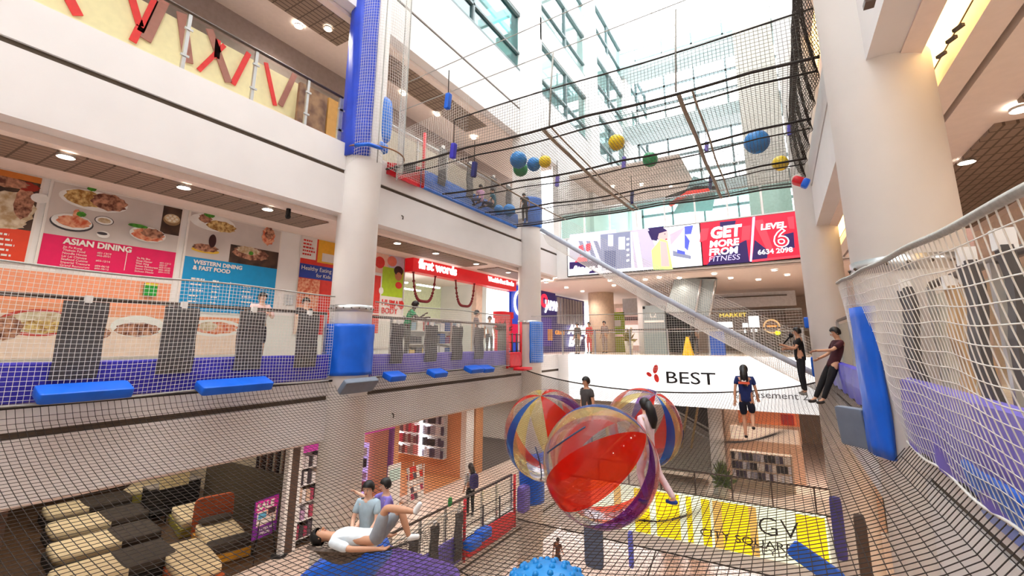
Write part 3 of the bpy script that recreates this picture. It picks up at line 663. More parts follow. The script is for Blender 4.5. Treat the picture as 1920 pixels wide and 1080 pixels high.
    # face, ears
    if hair != 'back':
        m = MB(); eye = M('eye_dark', (28, 20, 18), .3); eyw = M('eye_white', (235, 230, 225), .4)
        B_ = np.stack([Rm @ side, Rm @ fwd, Rm @ up], 1); hc = Rm @ hd
        L = lambda x, y, z: hc+B_ @ (np.array([x, y, z])*s)
        for sx in (-1, 1):
            m.sphere(L(sx*.03, .073, .012), .011*s, .008*s, .007*s, eyw, 6, B_); m.sphere(L(sx*.03, .08, .012), .006*s, .005*s, .006*s, eye, 6, B_)
            m.sphere(L(sx*.031, .076, .032), .016*s, .006*s, .004*s, hairm, 6, B_); m.sphere(L(sx*.082, .0, .0), .012*s, .02*s, .03*s, sk, 6, B_)
        m.sphere(L(0, .09, -.01), .011*s, .018*s, .02*s, sk, 6, B_); m.sphere(L(0, .078, -.043), .022*s, .008*s, .006*s, M('lips', (168, 84, 78), .5), 6, B_)
        m2 = MB(); m2.v = [tuple(np.array(p)+np.array(loc)) for p in m.v]; m2.f, m2.mi, m2.ms, m2.smooth = m.f, m.mi, m.ms, m.smooth; m2.build('face', root)
    B_ = np.stack([Rm @ side, Rm @ fwd, Rm @ up], 1); hc = Rm @ hd
    if not bald:
        m = MB(); n_ = 12; vs = []; fs = []
        hx, hy, hz = .097, .108, .118
        for j in range(n_+1):
            for i in range(2*n_):
                th = math.pi*i/n_; fr = math.sin(th)   # +1 front
                phmin = -.15-.75*(1-max(0, fr))*.6+ (0.62 if fr > .3 else 0) + (.0)
                if hair in ('long', 'back', 'bob'): phmin -= (.35 if fr < .1 else 0)
                ph = phmin+(math.pi/2-phmin)*j/n_
                vs.append(((hx*math.cos(ph)*math.cos(th)), hy*math.cos(ph)*math.sin(th)-.012, hz*math.sin(ph)+.018))
        for j in range(n_):
            for i in range(2*n_): fs.append((j*2*n_+i, j*2*n_+(i+1) % (2*n_), (j+1)*2*n_+(i+1) % (2*n_), (j+1)*2*n_+i))
        vs = (np.array(vs)*s) @ B_.T+hc
        m.add([tuple(p+np.array(loc)) for p in vs], fs, hairm, True)
        if hair in ('long', 'back'):
            P0 = hc+B_ @ (np.array([0, -.06, .05])*s); P = [P0, P0+B_ @ (np.array([0, -.045, -.14])*s), P0+B_ @ (np.array([.01, -.055, -.3])*s), P0+B_ @ (np.array([.01, -.05, -.44])*s)]
            k0 = len(m.v); m.tube([p+np.array(loc) for p in P], [.07*s, .09*s, .085*s, .03*s], hairm, 14)
        if hair == 'bun': m.sphere(hc+B_ @ (np.array([0, -.11, .06])*s)+np.array(loc), .05*s, .05*s, .05*s, hairm, 8)
        m.build('hair', root)
    return root, T, J
def at(loc, T, p): return np.array(loc)+np.array(T(p))
def feetz(p, z): return (p[0], p[1], z)
walk = dict(kL=(-.09, .12, .5), aL=(-.08, .0, .09), kR=(.09, .06, .5), aR=(.1, -.3, .2), eL=(-.22, -.1, 1.15), wL=(-.24, -.12, .9), eR=(.22, .04, 1.15), wR=(.24, .16, .95))
# girl in navy T-shirt, seen from behind
L = FEET['girl']; L = L-np.array([0, 0, .0])
r, T, J = person('girl in navy T-shirt and knee shorts walking away over the net, long black hair', L-np.array([0, 0, .12]), yaw*-1+.5, dict(walk, aR=(.12, -.28, .34), kR=(.1, .1, .56)), 1.4, 'tan', (22, 38, 92), (20, 26, 48), True, 'back', .5, (40, 30, 28), fat=1.15)
m = MB(); c = np.array(L)+rotz(-yaw+.5) @ np.array([0, -.165, .96]); m.obox(c, .2, .012, .045, rotz(-yaw+.5), M('orange_print', (214, 90, 60))); m.obox(c+[0, 0, .04], .08, .012, .03, rotz(-yaw+.5), white); m.build('shirt_print', r)
# man in black with a selfie stick
L = FEET['man']
r, T, J = person('man in a black T-shirt and trousers holding up a black selfie stick', L-np.array([0, 0, .1]), 1.75, dict(eL=(-.2, .14, 1.17), wL=(-.1, .34, 1.24), eR=(.23, .1, 1.16), wR=(.06, .3, 1.16), aL=(-.17, .0, .08), kL=(-.15, .03, .5)), 1.74, 'tan', (14, 14, 16), (18, 18, 24), False, 'short', .5, (200, 200, 196))
m = MB(); p0 = at(L, T, np.array([-.02, .36, 1.2])*1.02); p1 = atD(1483, 629, float((p0 @ FW))-.1); m.tube([p0, p1], .02, black, 8); m.sphere(p1, .06, .05, .06, black, 8)
single('selfie_stick', m, 'black selfie stick with a round camera head held by the man in black', 'camera stick')
L = FEET['lean']+np.array([0, 0, .0])
person('person in a dark maroon shirt and black trousers leaning back against the right net edge', L, 1.9, dict(pel=(0, -.25, .8), sp=(0, -.36, .98), ch=(0, -.42, 1.18), nk=(0, -.42, 1.32), hd=(0, -.38, 1.45), sL=(-.17, -.42, 1.26), sR=(.17, -.42, 1.26), eL=(-.2, -.2, 1.1), wL=(-.16, .06, 1.08), eR=(.21, -.3, 1.02), wR=(.18, -.1, .92), hL=(-.09, -.25, .76), hR=(.09, -.25, .76), kL=(-.1, -.1, .42), kR=(.1, -.05, .42), aL=(-.1, .05, .08), aR=(.1, .12, .08)), 1.7, 'tan', (62, 20, 30), (20, 18, 22), False, 'short', .6)
# girl behind the balls
L = FEET['back']
person('girl with very long black hair and pale pink trousers stepping behind the balls', L-np.array([.16, -.1, .04]), 1.2, dict(walk, aR=(.1, -.42, .14), kR=(.1, -.12, .5)), 1.27, 'fair', (226, 206, 214), (224, 206, 212), False, 'back', .8, (30, 70, 160))
L = FEET['head']; person('dark-haired person standing behind the clear balls, only the head showing', (L[0], L[1], L[2]), 2.6, {}, 1.45, 'tan', (70, 66, 66), (40, 40, 46), False, 'short')
# boys lying and sitting on the net at the bottom
sit = dict(pel=(0, 0, .13), sp=(0, -.02, .32), ch=(0, .0, .52), nk=(0, .0, .67), hd=(0, .03, .8), sL=(-.16, 0, .6), sR=(.16, 0, .6), eL=(-.2, .08, .36), wL=(-.14, .26, .2), eR=(.2, .08, .36), wR=(.1, .28, .2), hL=(-.1, 0, .12), hR=(.1, 0, .12), kL=(-.26, .36, .2), kR=(.26, .36, .2), aL=(-.04, .5, .08), aR=(.06, .56, .08))
q = atD(688, 984, 5.35); DIPS.append((q[0], q[1], .0, .5))
person('boy in a pale grey-blue T-shirt sitting cross-legged on the net', q-np.array([0, 0, .2]), .35+math.pi, sit, 1.28, 'fair', (168, 190, 204), (70, 64, 70), True, 'short', .55, (230, 225, 220), 2)
q2 = atD(722, 972, 5.9)
person('boy in a violet T-shirt sitting behind the grey-blue one', q2-np.array([0, 0, .18]), -.5+math.pi, dict(sit, eR=(.3, .2, .5), wR=(.42, .4, .62)), 1.25, 'fair', (132, 118, 200), (210, 190, 180), True, 'short', .55, (225, 222, 220), 2)
q3 = atD(603, 985, 4.75); q4 = atD(700, 985, 4.75)
dv = q4-q3; ang = math.atan2(dv[1], dv[0])-math.pi/2   # +Y local along body towards feet
lie = dict(lie=1, hd=(0, 0, .12), nk=(0, .14, .1), ch=(0, .3, .11), sp=(0, .5, .1), pel=(0, .68, .1), sL=(-.16, .22, .1), sR=(.16, .22, .1), eL=(-.22, .5, .06), wL=(-.2, .78, .05), eR=(.24, .48, .06), wR=(.2, .8, .05),
    hL=(-.09, .74, .1), hR=(.09, .74, .1), kL=(-.12, .98, .4), kR=(.14, .86, .5), aL=(-.1, 1.12, .06), aR=(.16, 1.24, .46), face=(0, .0, 1), fL=(0, 1, .1), fR=(0, .5, .8))
person('boy in a white printed T-shirt lying on his back on the net', q3-np.array([0, 0, .2]), ang, lie, 1.4, 'tan', (222, 230, 236), (150, 156, 164), True, 'short', .7, (230, 230, 230), 2)
m = MB()
P = []
for i in range(22):
    u = i/21; c = q3+(q4-q3)*(-.15+1.1*u)+np.array([0, 0, -.15-.03*math.sin(u*math.pi)])
    P.append(c)
vs = []; fs = []
for i, c in enumerate(P):
    for j in range(4): vs.append(c+np.array([-FW[0], -FW[1], 0])*(.12-.05*j)+np.array([0, 0, -.06*j*math.sin(math.pi*(i+2)/25)]))
for i in range(21):
    for j in range(3): fs.append((i*4+j, (i+1)*4+j, (i+1)*4+j+1, i*4+j+1))
m.add(vs, fs, M('bunched_net', (96, 84, 76), .9, var=.35, scale=40)); o = single('net_fold', m, 'grey bunched fold of net under the lying boy', 'net'); o.modifiers.new('s', 'SOLIDIFY').thickness = .03
# people on the walkways
def stand_px(px, py, plane, F, lab, rz, H=1.68, off=0, **kw):
    q = atX(px, py, plane); return person(lab, (plane, q[1]+off, F), rz, kw.pop('pose', None), H, **kw)
phone = dict(eL=(-.24, .1, 1.15), wL=(-.06, .28, 1.2), eR=(.24, .1, 1.15), wR=(.08, .28, 1.22))
stand_px(487, 600, -9.9, L2, 'woman in a pale pink top and dark skirt looking at her phone by the railing', -math.pi/2, 1.62, pose=phone, skn='fair', shirt=(236, 196, 192), pants=(60, 50, 60), shorts=True, hair='bob', sleeve=.8)
stand_px(570, 600, -9.9, L2, 'person in dark clothes behind the charcoal pad, left of the near pillar', -math.pi/2, 1.6, pose=phone, skn='fair', shirt=(70, 60, 62), pants=(60, 54, 56), hair='short')
stand_px(764, 600, -9.75, L2, 'dark-haired man in a green T-shirt leaning on the bookshop railing', -.9, 1.82, pose=dict(ch=(0, .1, 1.3), nk=(0, .14, 1.44), hd=(0, .2, 1.56), sL=(-.17, .1, 1.38), sR=(.17, .1, 1.38), eL=(-.24, .3, 1.2), wL=(-.1, .45, 1.3), eR=(.24, .3, 1.16), wR=(.2, .5, 1.2)), skn='deep', shirt=(40, 150, 96), pants=(110, 104, 100), fat=1.1)
stand_px(893, 600, -9.8, L2, 'person in grey standing at the bookshop railing, taller of the pair', -1.0, 1.72, skn='tan', shirt=(120, 104, 104), pants=(90, 86, 88))
stand_px(918, 600, -10.3, L2, 'dark-haired person in white at the bookshop railing, right of the pair', -2.2, 1.6, skn='tan', shirt=(214, 214, 218), pants=(90, 86, 88))
stand_px(883, 880, -10.2, L1, 'man in a white shirt and black trousers with a purple backpack on the lower walkway', 1.2, 1.72, skn='tan', shirt=(206, 206, 206), pants=(22, 20, 24), hair='back', sleeve=1.5)
q = atX(883, 880, -10.2); c = np.array([-10.2, q[1], L1+1.2])+rotz(1.2) @ np.array([0, -.22, 0]); m = MB(); m.pillow(tuple(c), .32, .2, .5, rotz(1.2), M('purple_backpack', (58, 48, 110), .7), 6, 3.5); m.pillow(tuple(c+rotz(1.2) @ np.array([0, -.1, -.1])), .24, .08, .24, rotz(1.2), M('purple_backpack'), 5, 3.5)
single('backpack', m, 'purple backpack on the back of the man on the lower walkway', 'bag')
for px, pl, lab, sh, pn, H in ((1105, 22.5, 'person dressed all in coral red walking in the far gallery', (206, 80, 76), (206, 84, 80), 1.6), (1134, 23.5, 'person in grey facing the railing of the far gallery', (150, 132, 122), (170, 150, 142), 1.68), (1083, 20.6, 'stout person in dark clothes at the left end of the far gallery', (88, 84, 78), (120, 112, 108), 1.5), (1303, 22.6, 'person in grey behind the escalator by the yellow floor sign', (170, 160, 158), (90, 80, 80), 1.65)):
    q = atY(px, 640, pl); person(lab, (q[0], pl, L2), 2.8, None, H, 'tan', sh, pn, False, 'short', 1.6, fat=1.25 if 'stout' in lab else 1)
# upper level
q = atX(1000, 420, -8.6); person('child in black leaning on the net at the far left corner of the upper level', (-8.5, 15.1, 4.7), .8, dict(ch=(0, .12, 1.3), nk=(0, .17, 1.43), hd=(0, .22, 1.55), sL=(-.17, .12, 1.38), sR=(.17, .12, 1.38)), 1.35, 'tan', (22, 22, 26), (20, 20, 26), False, 'short', .5, (230, 230, 230))
q = atX(925, 398, -8.5); person('child in teal sitting on the upper net beside a blue ball', (-8.45, q[1]-.1, 4.7), 1.9, sit, 1.35, 'fair', (18, 90, 110), (24, 30, 60), False, 'short', .6)
q = atX(905, 395, -8.5); person('child in pink sitting against the blue padding of the upper level', (-8.45, q[1]-.2, 4.68), 1.2, sit, 1.2, 'fair', (196, 150, 180), (60, 60, 90), False, 'short', .6)
# basement visitor seen from above
q = atZ(1046, 1035, B1+1); person('dark-haired basement visitor seen from above below the net', (q[0], q[1], B1), 0, walk, 1.65, 'tan', (120, 80, 64), (90, 66, 54), False, 'short')
# ================================================================== CLEAR BALLS
def ballmat():
    m = bpy.data.materials.new('clear_coloured_vinyl'); m.use_nodes = True; nt = m.node_tree; nt.nodes.remove(nt.nodes['Principled BSDF']); out = nt.nodes['Material Output']
    N = nt.nodes.new; K = nt.links.new
    tc = N('ShaderNodeTexCoord'); sp = N('ShaderNodeSeparateXYZ'); K(tc.outputs['Object'], sp.inputs[0])
    at_ = N('ShaderNodeMath'); at_.operation = 'ARCTAN2'; K(sp.outputs[1], at_.inputs[0]); K(sp.outputs[0], at_.inputs[1])
    mr = N('ShaderNodeMapRange'); mr.inputs[1].default_value = -math.pi; mr.inputs[2].default_value = math.pi; K(at_.outputs[0], mr.inputs[0])
    def ramp(cols):
        cr = N('ShaderNodeValToRGB'); cr.color_ramp.interpolation = 'CONSTANT'; el = cr.color_ramp.elements
        el[0].position = 0; el[0].color = (*lin(cols[0][1]), 1); el[1].position = cols[1][0]; el[1].color = (*lin(cols[1][1]), 1)
        for p, c in cols[2:]: e = el.new(p); e.color = (*lin(c), 1)
        K(mr.outputs[0], cr.inputs[0]); return cr
    c0, r0, y0, b0, p0 = (250, 250, 252), (244, 96, 78), (250, 240, 170), (110, 170, 232), (150, 90, 190)
    c1, r1, y1, b1, p1 = (250, 250, 252), (238, 40, 24), (244, 236, 170), (16, 100, 214), (80, 22, 130)
    ps = [0, .08, .15, .24, .29, .35, .44, .57, .63, .70, .78, .86, .93]
    trc = ramp(list(zip(ps, (c0, r0, c0, b0, y0, c0, r0, c0, p0, c0, r0, c0, y0)))); dfc = ramp(list(zip(ps, (c1, r1, c1, b1, y1, c1, r1, c1, p1, c1, r1, c1, y1))))
    tr = N('ShaderNodeBsdfTransparent'); K(trc.outputs[0], tr.inputs[0])
    tl = N('ShaderNodeBsdfTranslucent'); K(dfc.outputs[0], tl.inputs[0]); df = N('ShaderNodeBsdfDiffuse'); K(dfc.outputs[0], df.inputs[0])
    m0 = N('ShaderNodeMixShader'); m0.inputs[0].default_value = .5; K(tl.outputs[0], m0.inputs[1]); K(df.outputs[0], m0.inputs[2])
    sat = N('ShaderNodeSeparateColor'); sat.mode = 'HSV'; K(dfc.outputs[0], sat.inputs[0])
    mm_ = N('ShaderNodeMath'); mm_.operation = 'MULTIPLY_ADD'; mm_.inputs[1].default_value = .36; mm_.inputs[2].default_value = .05; K(sat.outputs[1], mm_.inputs[0])
    m1 = N('ShaderNodeMixShader'); K(mm_.outputs[0], m1.inputs[0]); K(tr.outputs[0], m1.inputs[1]); K(m0.outputs[0], m1.inputs[2])
    gl = N('ShaderNodeBsdfGlossy'); gl.inputs['Roughness'].default_value = .05; lw = N('ShaderNodeLayerWeight'); lw.inputs[0].default_value = .25
    mf = N('ShaderNodeMath'); mf.operation = 'MULTIPLY'; mf.inputs[1].default_value = .55; K(lw.outputs['Fresnel'], mf.inputs[0])
    nz = N('ShaderNodeTexNoise'); nz.inputs['Scale'].default_value = 4; bp = N('ShaderNodeBump'); bp.inputs['Strength'].default_value = .25; K(tc.outputs['Object'], nz.inputs['Vector']); K(nz.outputs['Fac'], bp.inputs['Height']); K(bp.outputs['Normal'], gl.inputs['Normal'])
    m2 = N('ShaderNodeMixShader'); K(mf.outputs[0], m2.inputs[0]); K(m1.outputs[0], m2.inputs[1]); K(gl.outputs[0], m2.inputs[2]); K(m2.outputs[0], out.inputs[0])
    return m
bm_ = ballmat()
for (px, py, rp, dep, tilt, spin, lab) in ((1125, 870, 110, 5.65, 40, .0, 'frontmost of the three clear walking balls, broad red band across it'), (1027, 814, 84, 7.35, 100, .35, 'clear walking ball at the left of the three, red and violet panels'), (1206, 801, 73, 8.5, 75, 2.3, 'clear walking ball at the right behind the long-haired girl, blue and red panels')):
    c = atD(px, py, dep); R_ = rp*dep/FPX*.97
    t = thing('walking_ball', lab, 'inflatable ball', tuple(c), 'clear walking balls')
    za = Vector(RT*math.cos(math.radians(tilt))+UP*math.sin(math.radians(tilt))-FW*.25).normalized(); tc_ = Vector(-c/np.linalg.norm(c)); xa = (tc_-za*tc_.dot(za)).normalized(); ya = za.cross(xa)
    rm = Matrix((xa, ya, za)).transposed() @ Matrix.Rotation(spin, 3, 'Z')
    m = MB(); m.sphere((0, 0, 0), R_, R_, R_, bm_, 40); o = m.build('shell'); o.parent = t; o.rotation_euler = rm.to_euler()
    m = MB(); m.tube([(R_*1.004*math.cos(.62)*math.cos(a), R_*-1.004*math.sin(.62), R_*1.004*math.cos(.62)*math.sin(a)) for a in np.linspace(-.6, .5, 16)], .01, M('zip_dark', (50, 60, 90)), 6); o2 = m.build('zip'); o2.parent = o
# small gym balls on the upper net
bcol = {'blue': M('blue_rubber', (20, 128, 200), .35, var=.05), 'yellow': M('yellow_rubber', (246, 208, 20), .35, var=.05), 'green': M('green_rubber', (14, 146, 84), .35, var=.05)}
for (px, py, rp, c, lab) in ((972, 300, 16, 'blue', 'largest blue ball of the cluster at the left of the upper net'), (976, 317, 14, 'green', 'green ball under the largest blue ball of the cluster'), (1001, 308, 13, 'blue', 'blue ball between the large blue and the small yellow ball'), (1022, 303, 11.5, 'yellow', 'small yellow ball at the right of the cluster'), (1156, 267, 15, 'yellow', 'yellow ball alone in the middle of the upper net'), (1219, 299, 14, 'green', 'green ball alone on the upper net'), (1419, 266, 22, 'blue', 'big blue ball at the right of the upper net'), (1463, 306, 14, 'yellow', 'yellow ball at the right below the big blue one'), (955, 394, 11.5, 'blue', 'blue ball held by the sitting child'), (935, 393, 9, 'blue', 'darker blue ball left of the one held by the child')):
    R_ = .2; 
    for it in range(6): q = atZ(px, py, 4.66+R_); R_ = rp*float(q @ FW)/FPX
    if px in (976,): q = atD(px, py, float(q @ FW)+.15)
    m = MB(); m.sphere(tuple(q), R_, R_, R_, bcol[c], 20)
    for a in np.linspace(0, math.pi, 5)[:-1]: m.tube([tuple(q+R_*1.003*np.array([math.cos(b)*math.cos(a), math.cos(b)*math.sin(a), math.sin(b)])) for b in np.linspace(0, 2*math.pi, 32)], .004, bcol[c], 4, False)
    single('rubber_ball', m, lab, 'ball', 'coloured balls on the upper net')
# knobbly blue ball at the bottom edge
q = atD(1028, 1190, 3.7); m = MB(); m.sphere(tuple(q), .52, .52, .52, bcol['blue'], 24)
for i in range(300):
    ph = math.acos(1-2*(i+.5)/300); th = math.pi*(1+5**.5)*i; d = np.array([math.cos(th)*math.sin(ph), math.sin(th)*math.sin(ph), math.cos(ph)])
    m.sphere(tuple(q+d*.515), .03, .03, .03, bcol['blue'], 4)
single('spiky_ball', m, 'big knobbly blue ball at the bottom edge of the picture', 'ball')
# lower net
lo = thing('floor_net', 'dark floor net of the lower level seen through the main net', 'net', (-4, 12, -6.4))
net_mesh('mesh', lambda u, v: (u, v, -6.35-.7*np.sin((u+9)/10*math.pi)*np.sin(np.clip((v-8)/7.4, 0, 1)*math.pi)), rng_(-9, 1, .1), rng_(8, 15.4, .1), 40, 30, .004, net_b, lo)
for (a, b) in (((-9, 8), (1, 8)), ((-9, 11.5), (1, 11.5)), ((-9, 15.4), (1, 15.4)), ((-4, 8), (-4, 15.4))):
    t = MB(); t.tube([(a[0]+(b[0]-a[0])*i/20, a[1]+(b[1]-a[1])*i/20, -6.35-.7*math.sin((a[0]+(b[0]-a[0])*i/20+9)/10*math.pi)*math.sin(min(1, max(0, (a[1]+(b[1]-a[1])*i/20-8)/7.4))*math.pi)) for i in range(21)], .02, rope_b, 6); t.build('cross_rope', lo)
# ================================================================== POSTERS, SIGNS, SHOPS
r_ = random.Random(3)
W_ = M('print_white', (236, 230, 224), .6, var=.02); pink = M('print_pink', (226, 14, 92), .5, var=.03); cyan_ = M('print_cyan', (14, 148, 208), .5, var=.03)
orange = M('print_red_orange', (222, 64, 30), .5, var=.03); salmon = M('print_salmon', (240, 160, 122), .5, var=.04)
pho_g = M('print_pale_grey', (206, 196, 190), .6, var=.08, scale=1.5); pho_d = M('print_dark_wood', (52, 36, 30), .6, rgb2=(84, 60, 46), scale=4)
food_r = M('print_salmon_dish', (206, 92, 60), .6, rgb2=(236, 176, 140), scale=14); food_b = M('print_braised_meat', (98, 52, 40), .6, rgb2=(206, 150, 120), scale=12)
food_y = M('print_noodles', (150, 104, 50), .6, rgb2=(226, 196, 130), scale=16); greenp = M('print_green', (70, 140, 40), .6, var=.3, scale=20); platew = M('print_plate', (236, 234, 230), .5, var=.03); plated = M('print_dark_rim', (66, 62, 66), .6)
food_w = M('print_dumplings', (226, 214, 190), .6, rgb2=(180, 150, 110), scale=9); bao = M('print_bao', (240, 232, 214), .6, var=.05)
class Pr:
    """flat print on a board facing +X at plane x; items are layered ink shapes"""
    def __init__(s, x): s.m = MB(); s.x = x; s.k = 0
    def lay(s): s.k += 1; return s.x+.0012*s.k
    def rect(s, y0, y1, z0, z1, mt): x = s.lay(); s.m.quad((x, y0, z0), (x, y1, z0), (x, y1, z1), (x, y0, z1), mt); return s
    def el(s, y, z, ry, rz, mt, n=28, wob=0): 
        x = s.lay(); s.m.add([(x, y+ry*(1+wob*math.sin(i*2.7)+wob*math.sin(i*1.3))*math.cos(2*math.pi*i/n), z+rz*(1+wob*math.cos(i*2.1))*math.sin(2*math.pi*i/n)) for i in range(n)], [tuple(range(n))], mt); return s
    def px(s, x, y): q = atX(x, y, s.x); return q[1], q[2]
    def elp(s, x, y, ry, rz, mt, wob=0): a, b = s.px(x, y); return s.el(a, b, ry, rz, mt, wob=wob)
def board(lab, y0, y1, z0, z1, name='menu_poster', cat='poster', grp=None, x=-11.6, t=.03):
    o = thing(name, lab, cat, (x, (y0+y1)/2, z0), grp); m = MB(); m.box(x+.008, x+t, y0, y1, z0, z1, W_); m.build('board', o); return o
def rows(o, y0, z0, n, wd, dz, hh=.05, x=-11.55, m_=None, w2=None):
    m = MB(); r = random.Random(int(abs(y0*100)))
    for i in range(n):
        L_ = wd*r.uniform(.55, 1)
        yy = y0
        while yy < y0+L_: g_ = r.uniform(.03, .09); m.quad((x, yy, z0-i*dz), (x, min(yy+g_, y0+L_), z0-i*dz), (x, min(yy+g_, y0+L_), z0-i*dz+hh), (x, yy, z0-i*dz+hh), m_ or W_); yy += g_+.018
    m.build('small_print', o)
# pink menu
b = board('pink and white menu poster headed ASIAN DINING with dishes above', 2.5, 4.68, 1.36, 3.0)
p = Pr(-11.565); p.rect(2.54, 4.64, 1.38, 2.97, pho_g).rect(2.54, 4.64, 1.38, 1.97, pink).rect(4.28, 4.64, 2.35, 2.97, pho_d)
for (x, y, ry, rz, mt, wb) in ((178, 377, .52, .2, platew, 0), (160, 372, .3, .16, food_y, .06), (205, 380, .28, .17, food_b, .08), (172, 354, .07, .05, greenp, .1), (135, 418, .31, .165, plated, 0), (135, 416, .29, .15, platew, 0), (138, 416, .24, .11, food_r, .06), (143, 402, .05, .1, food_r, .1), (152, 402, .07, .05, greenp, .1), (195, 414, .15, .09, plated, 0), (195, 414, .135, .08, platew, 0), (195, 414, .1, .05, food_w, .05), (193, 440, .1, .07, platew, 0), (191, 438, .08, .03, plated, 0), (277, 440, .32, .16, platew, 0), (277, 441, .28, .13, food_r, .08), (285, 438, .2, .1, food_b, .1), (258, 424, .17, .04, greenp, .05)): p.elp(x, y, ry, rz, mt, wb)
p.el(4.46, 2.68, .165, .13, M('print_bamboo', (150, 118, 84), .6, var=.15)).el(4.46, 2.71, .145, .1, M('print_bamboo_in', (214, 190, 150), .6))
for i in range(7): p.el(4.46+(.085*math.cos(i*1.05) if i < 6 else 0), 2.71+(.06*math.sin(i*1.05) if i < 6 else 0), .03, .025, bao)
p.m.build('print', b)
txt('ASIAN DINING', .155, (-11.545, 2.82, 1.83), (0, 1, 0), (0, 0, 1), W_, b, 'heading', .002, bold=.006)
txt('Jin Fu Kung\nThaksin Food\nNoodle House\nLai Lai Chinese\nSeafood Cuisine\nImperial Treasure\nGrand Restaurant\nPing Tin Premium', .058, (-11.545, 2.83, 1.75), (0, 1, 0), (0, 0, 1), W_, b, 'small_print', .001)
txt('#01-13/19\n#02-20/21\n\n#03-12/14\n\n#04-06/10\n#05-08/12', .052, (-11.545, 3.32, 1.72), (0, 1, 0), (0, 0, 1), W_, b, 'small_print', .001)
txt('Ya Ma Sho\nSoup Master\nWan Xing\nSaizen Restaurant\nSweet Chomp\nSichuan House', .055, (-11.545, 3.95, 1.72), (0, 1, 0), (0, 0, 1), W_, b, 'small_print', .001)
txt('#01-12/13\n#02-27\n#03-41/42\n#03-18/20\n#04-11/15', .05, (-11.545, 4.36, 1.68), (0, 1, 0), (0, 0, 1), W_, b, 'small_print', .001)
m = MB(); m.box(-11.56, -11.555, 3.78, 3.79, 1.45, 1.84, W_); m.build('divider', b)
# red menu at far left
b = board('red-orange menu poster at the left edge with dark dish photographs', .3, 2.42, 1.36, 3.0)
p = Pr(-11.565); p.rect(.34, 2.38, 1.38, 2.97, pho_d).rect(.34, 2.38, 1.38, 1.97, orange)
for (x, y, ry, rz, mt, wb) in ((20, 390, .3, .3, food_w, .06), (45, 380, .12, .3, food_b, .05), (75, 372, .12, .09, platew, 0), (0, 415, .3, .12, food_w, .06), (50, 350, .16, .08, M('print_chili', (150, 40, 26), .6), .1), (10, 340, .28, .1, food_b, .08)): p.elp(x, y, ry, rz, mt, wb)
p.rect(.34, 2.38, 2.86, 2.97, M('print_amber', (206, 120, 50), .6)); p.m.build('print', b)
rows(b, 1.98, 1.83, 5, .26, .09, .035)
# western menu
b = board('blue menu poster headed WESTERN DINING AND FAST FOOD', 4.78, 7.02, .68, 3.0)
p = Pr(-11.565); p.rect(4.82, 6.98, .7, 2.97, pho_g).rect(4.82, 6.98, .7, 1.93, cyan_).rect(5.75, 6.98, 1.93, 2.38, pho_d)
for (x, y, ry, rz, mt, wb) in ((400, 418, .5, .2, platew, 0), (415, 425, .33, .13, food_y, .07), (385, 410, .14, .1, food_b, .1), (393, 402, .12, .08, greenp, .1), (503, 443, .17, .24, food_r, .1), (505, 438, .12, .16, food_b, .12), (385, 470, .3, .06, M('print_yellow_tray', (226, 186, 60), .6), 0), (385, 465, .27, .09, food_b, .08), (398, 452, .08, .16, M('print_cola', (60, 26, 26), .6), 0), (470, 476, .45, .16, food_b, .06), (465, 470, .28, .1, food_w, .1), (470, 475, .06, .05, greenp, .1)): p.elp(x, y, ry, rz, mt, wb)
p.m.build('print', b)
txt('WESTERN DINING\n& FAST FOOD', .13, (-11.545, 5.0, 1.78), (0, 1, 0), (0, 0, 1), W_, b, 'heading', .002, bold=.005)
rows(b, 5.0, 1.42, 5, .3, .13, .035); rows(b, 5.45, 1.42, 5, .2, .13, .03); rows(b, 6.15, 1.36, 5, .3, .13, .035); rows(b, 6.6, 1.36, 5, .2, .13, .03)
m = MB(); m.box(-11.56, -11.555, 5.85, 5.86, .9, 1.45, W_); m.build('divider', b)
# lower panels
b = board('salmon lower poster panel with soup bowl photographs behind the net', .3, 4.68, -.3, 1.28)
p = Pr(-11.565); p.rect(.34, 4.64, -.28, 1.26, M('print_cream', (240, 214, 196), .6)).rect(.34, 4.64, .5, 1.26, salmon)
for (x, y, ry, rz, mt, wb) in ((75, 605, .52, .24, M('print_red_pot', (196, 70, 60), .6), 0), (78, 605, .46, .2, food_w, .05), (85, 612, .34, .12, food_y, .07), (260, 612, .46, .22, platew, 0), (258, 618, .38, .14, food_b, .06), (190, 625, .14, .1, food_b, .05), (10, 615, .2, .2, food_b, .06)): p.elp(x, y, ry, rz, mt, wb)
p.m.build('print', b)
b = board('salmon lower poster panel with a fish dish, under the blue menu', 4.78, 6.3, -.3, .6)
p = Pr(-11.565); p.rect(4.82, 6.26, -.28, .58, M('print_cream')).rect(4.82, 6.26, .3, .58, salmon)
for (x, y, ry, rz, mt, wb) in ((405, 615, .6, .2, platew, 0), (405, 615, .48, .14, food_r, .07), (390, 612, .2, .1, food_w, .06)): p.elp(x, y, ry, rz, mt, wb)
p.m.build('print', b)
q = atX(281, 543, -11.54); m = MB(); m.box(-11.545, -11.49, q[1]-.11, q[1]+.11, q[2]-.13, q[2]+.13, M('notice_green', (40, 160, 60), .5)); m.box(-11.489, -11.485, q[1]-.11, q[1]+.11, q[2]+.08, q[2]+.13, M('notice_yellow', (220, 210, 40), .5)); single('notice', m, 'small green and yellow notice taped over the salmon poster', 'notice')
q = atX(543, 562, -11.55); m = MB(); m.box(-11.58, -11.55, q[1]-.1, q[1]+.1, q[2]-.14, q[2]+.14, M('notice_grey', (200, 206, 212), .5)); single('notice', m, 'small grey notice on the white wall right of the blue menu', 'notice')
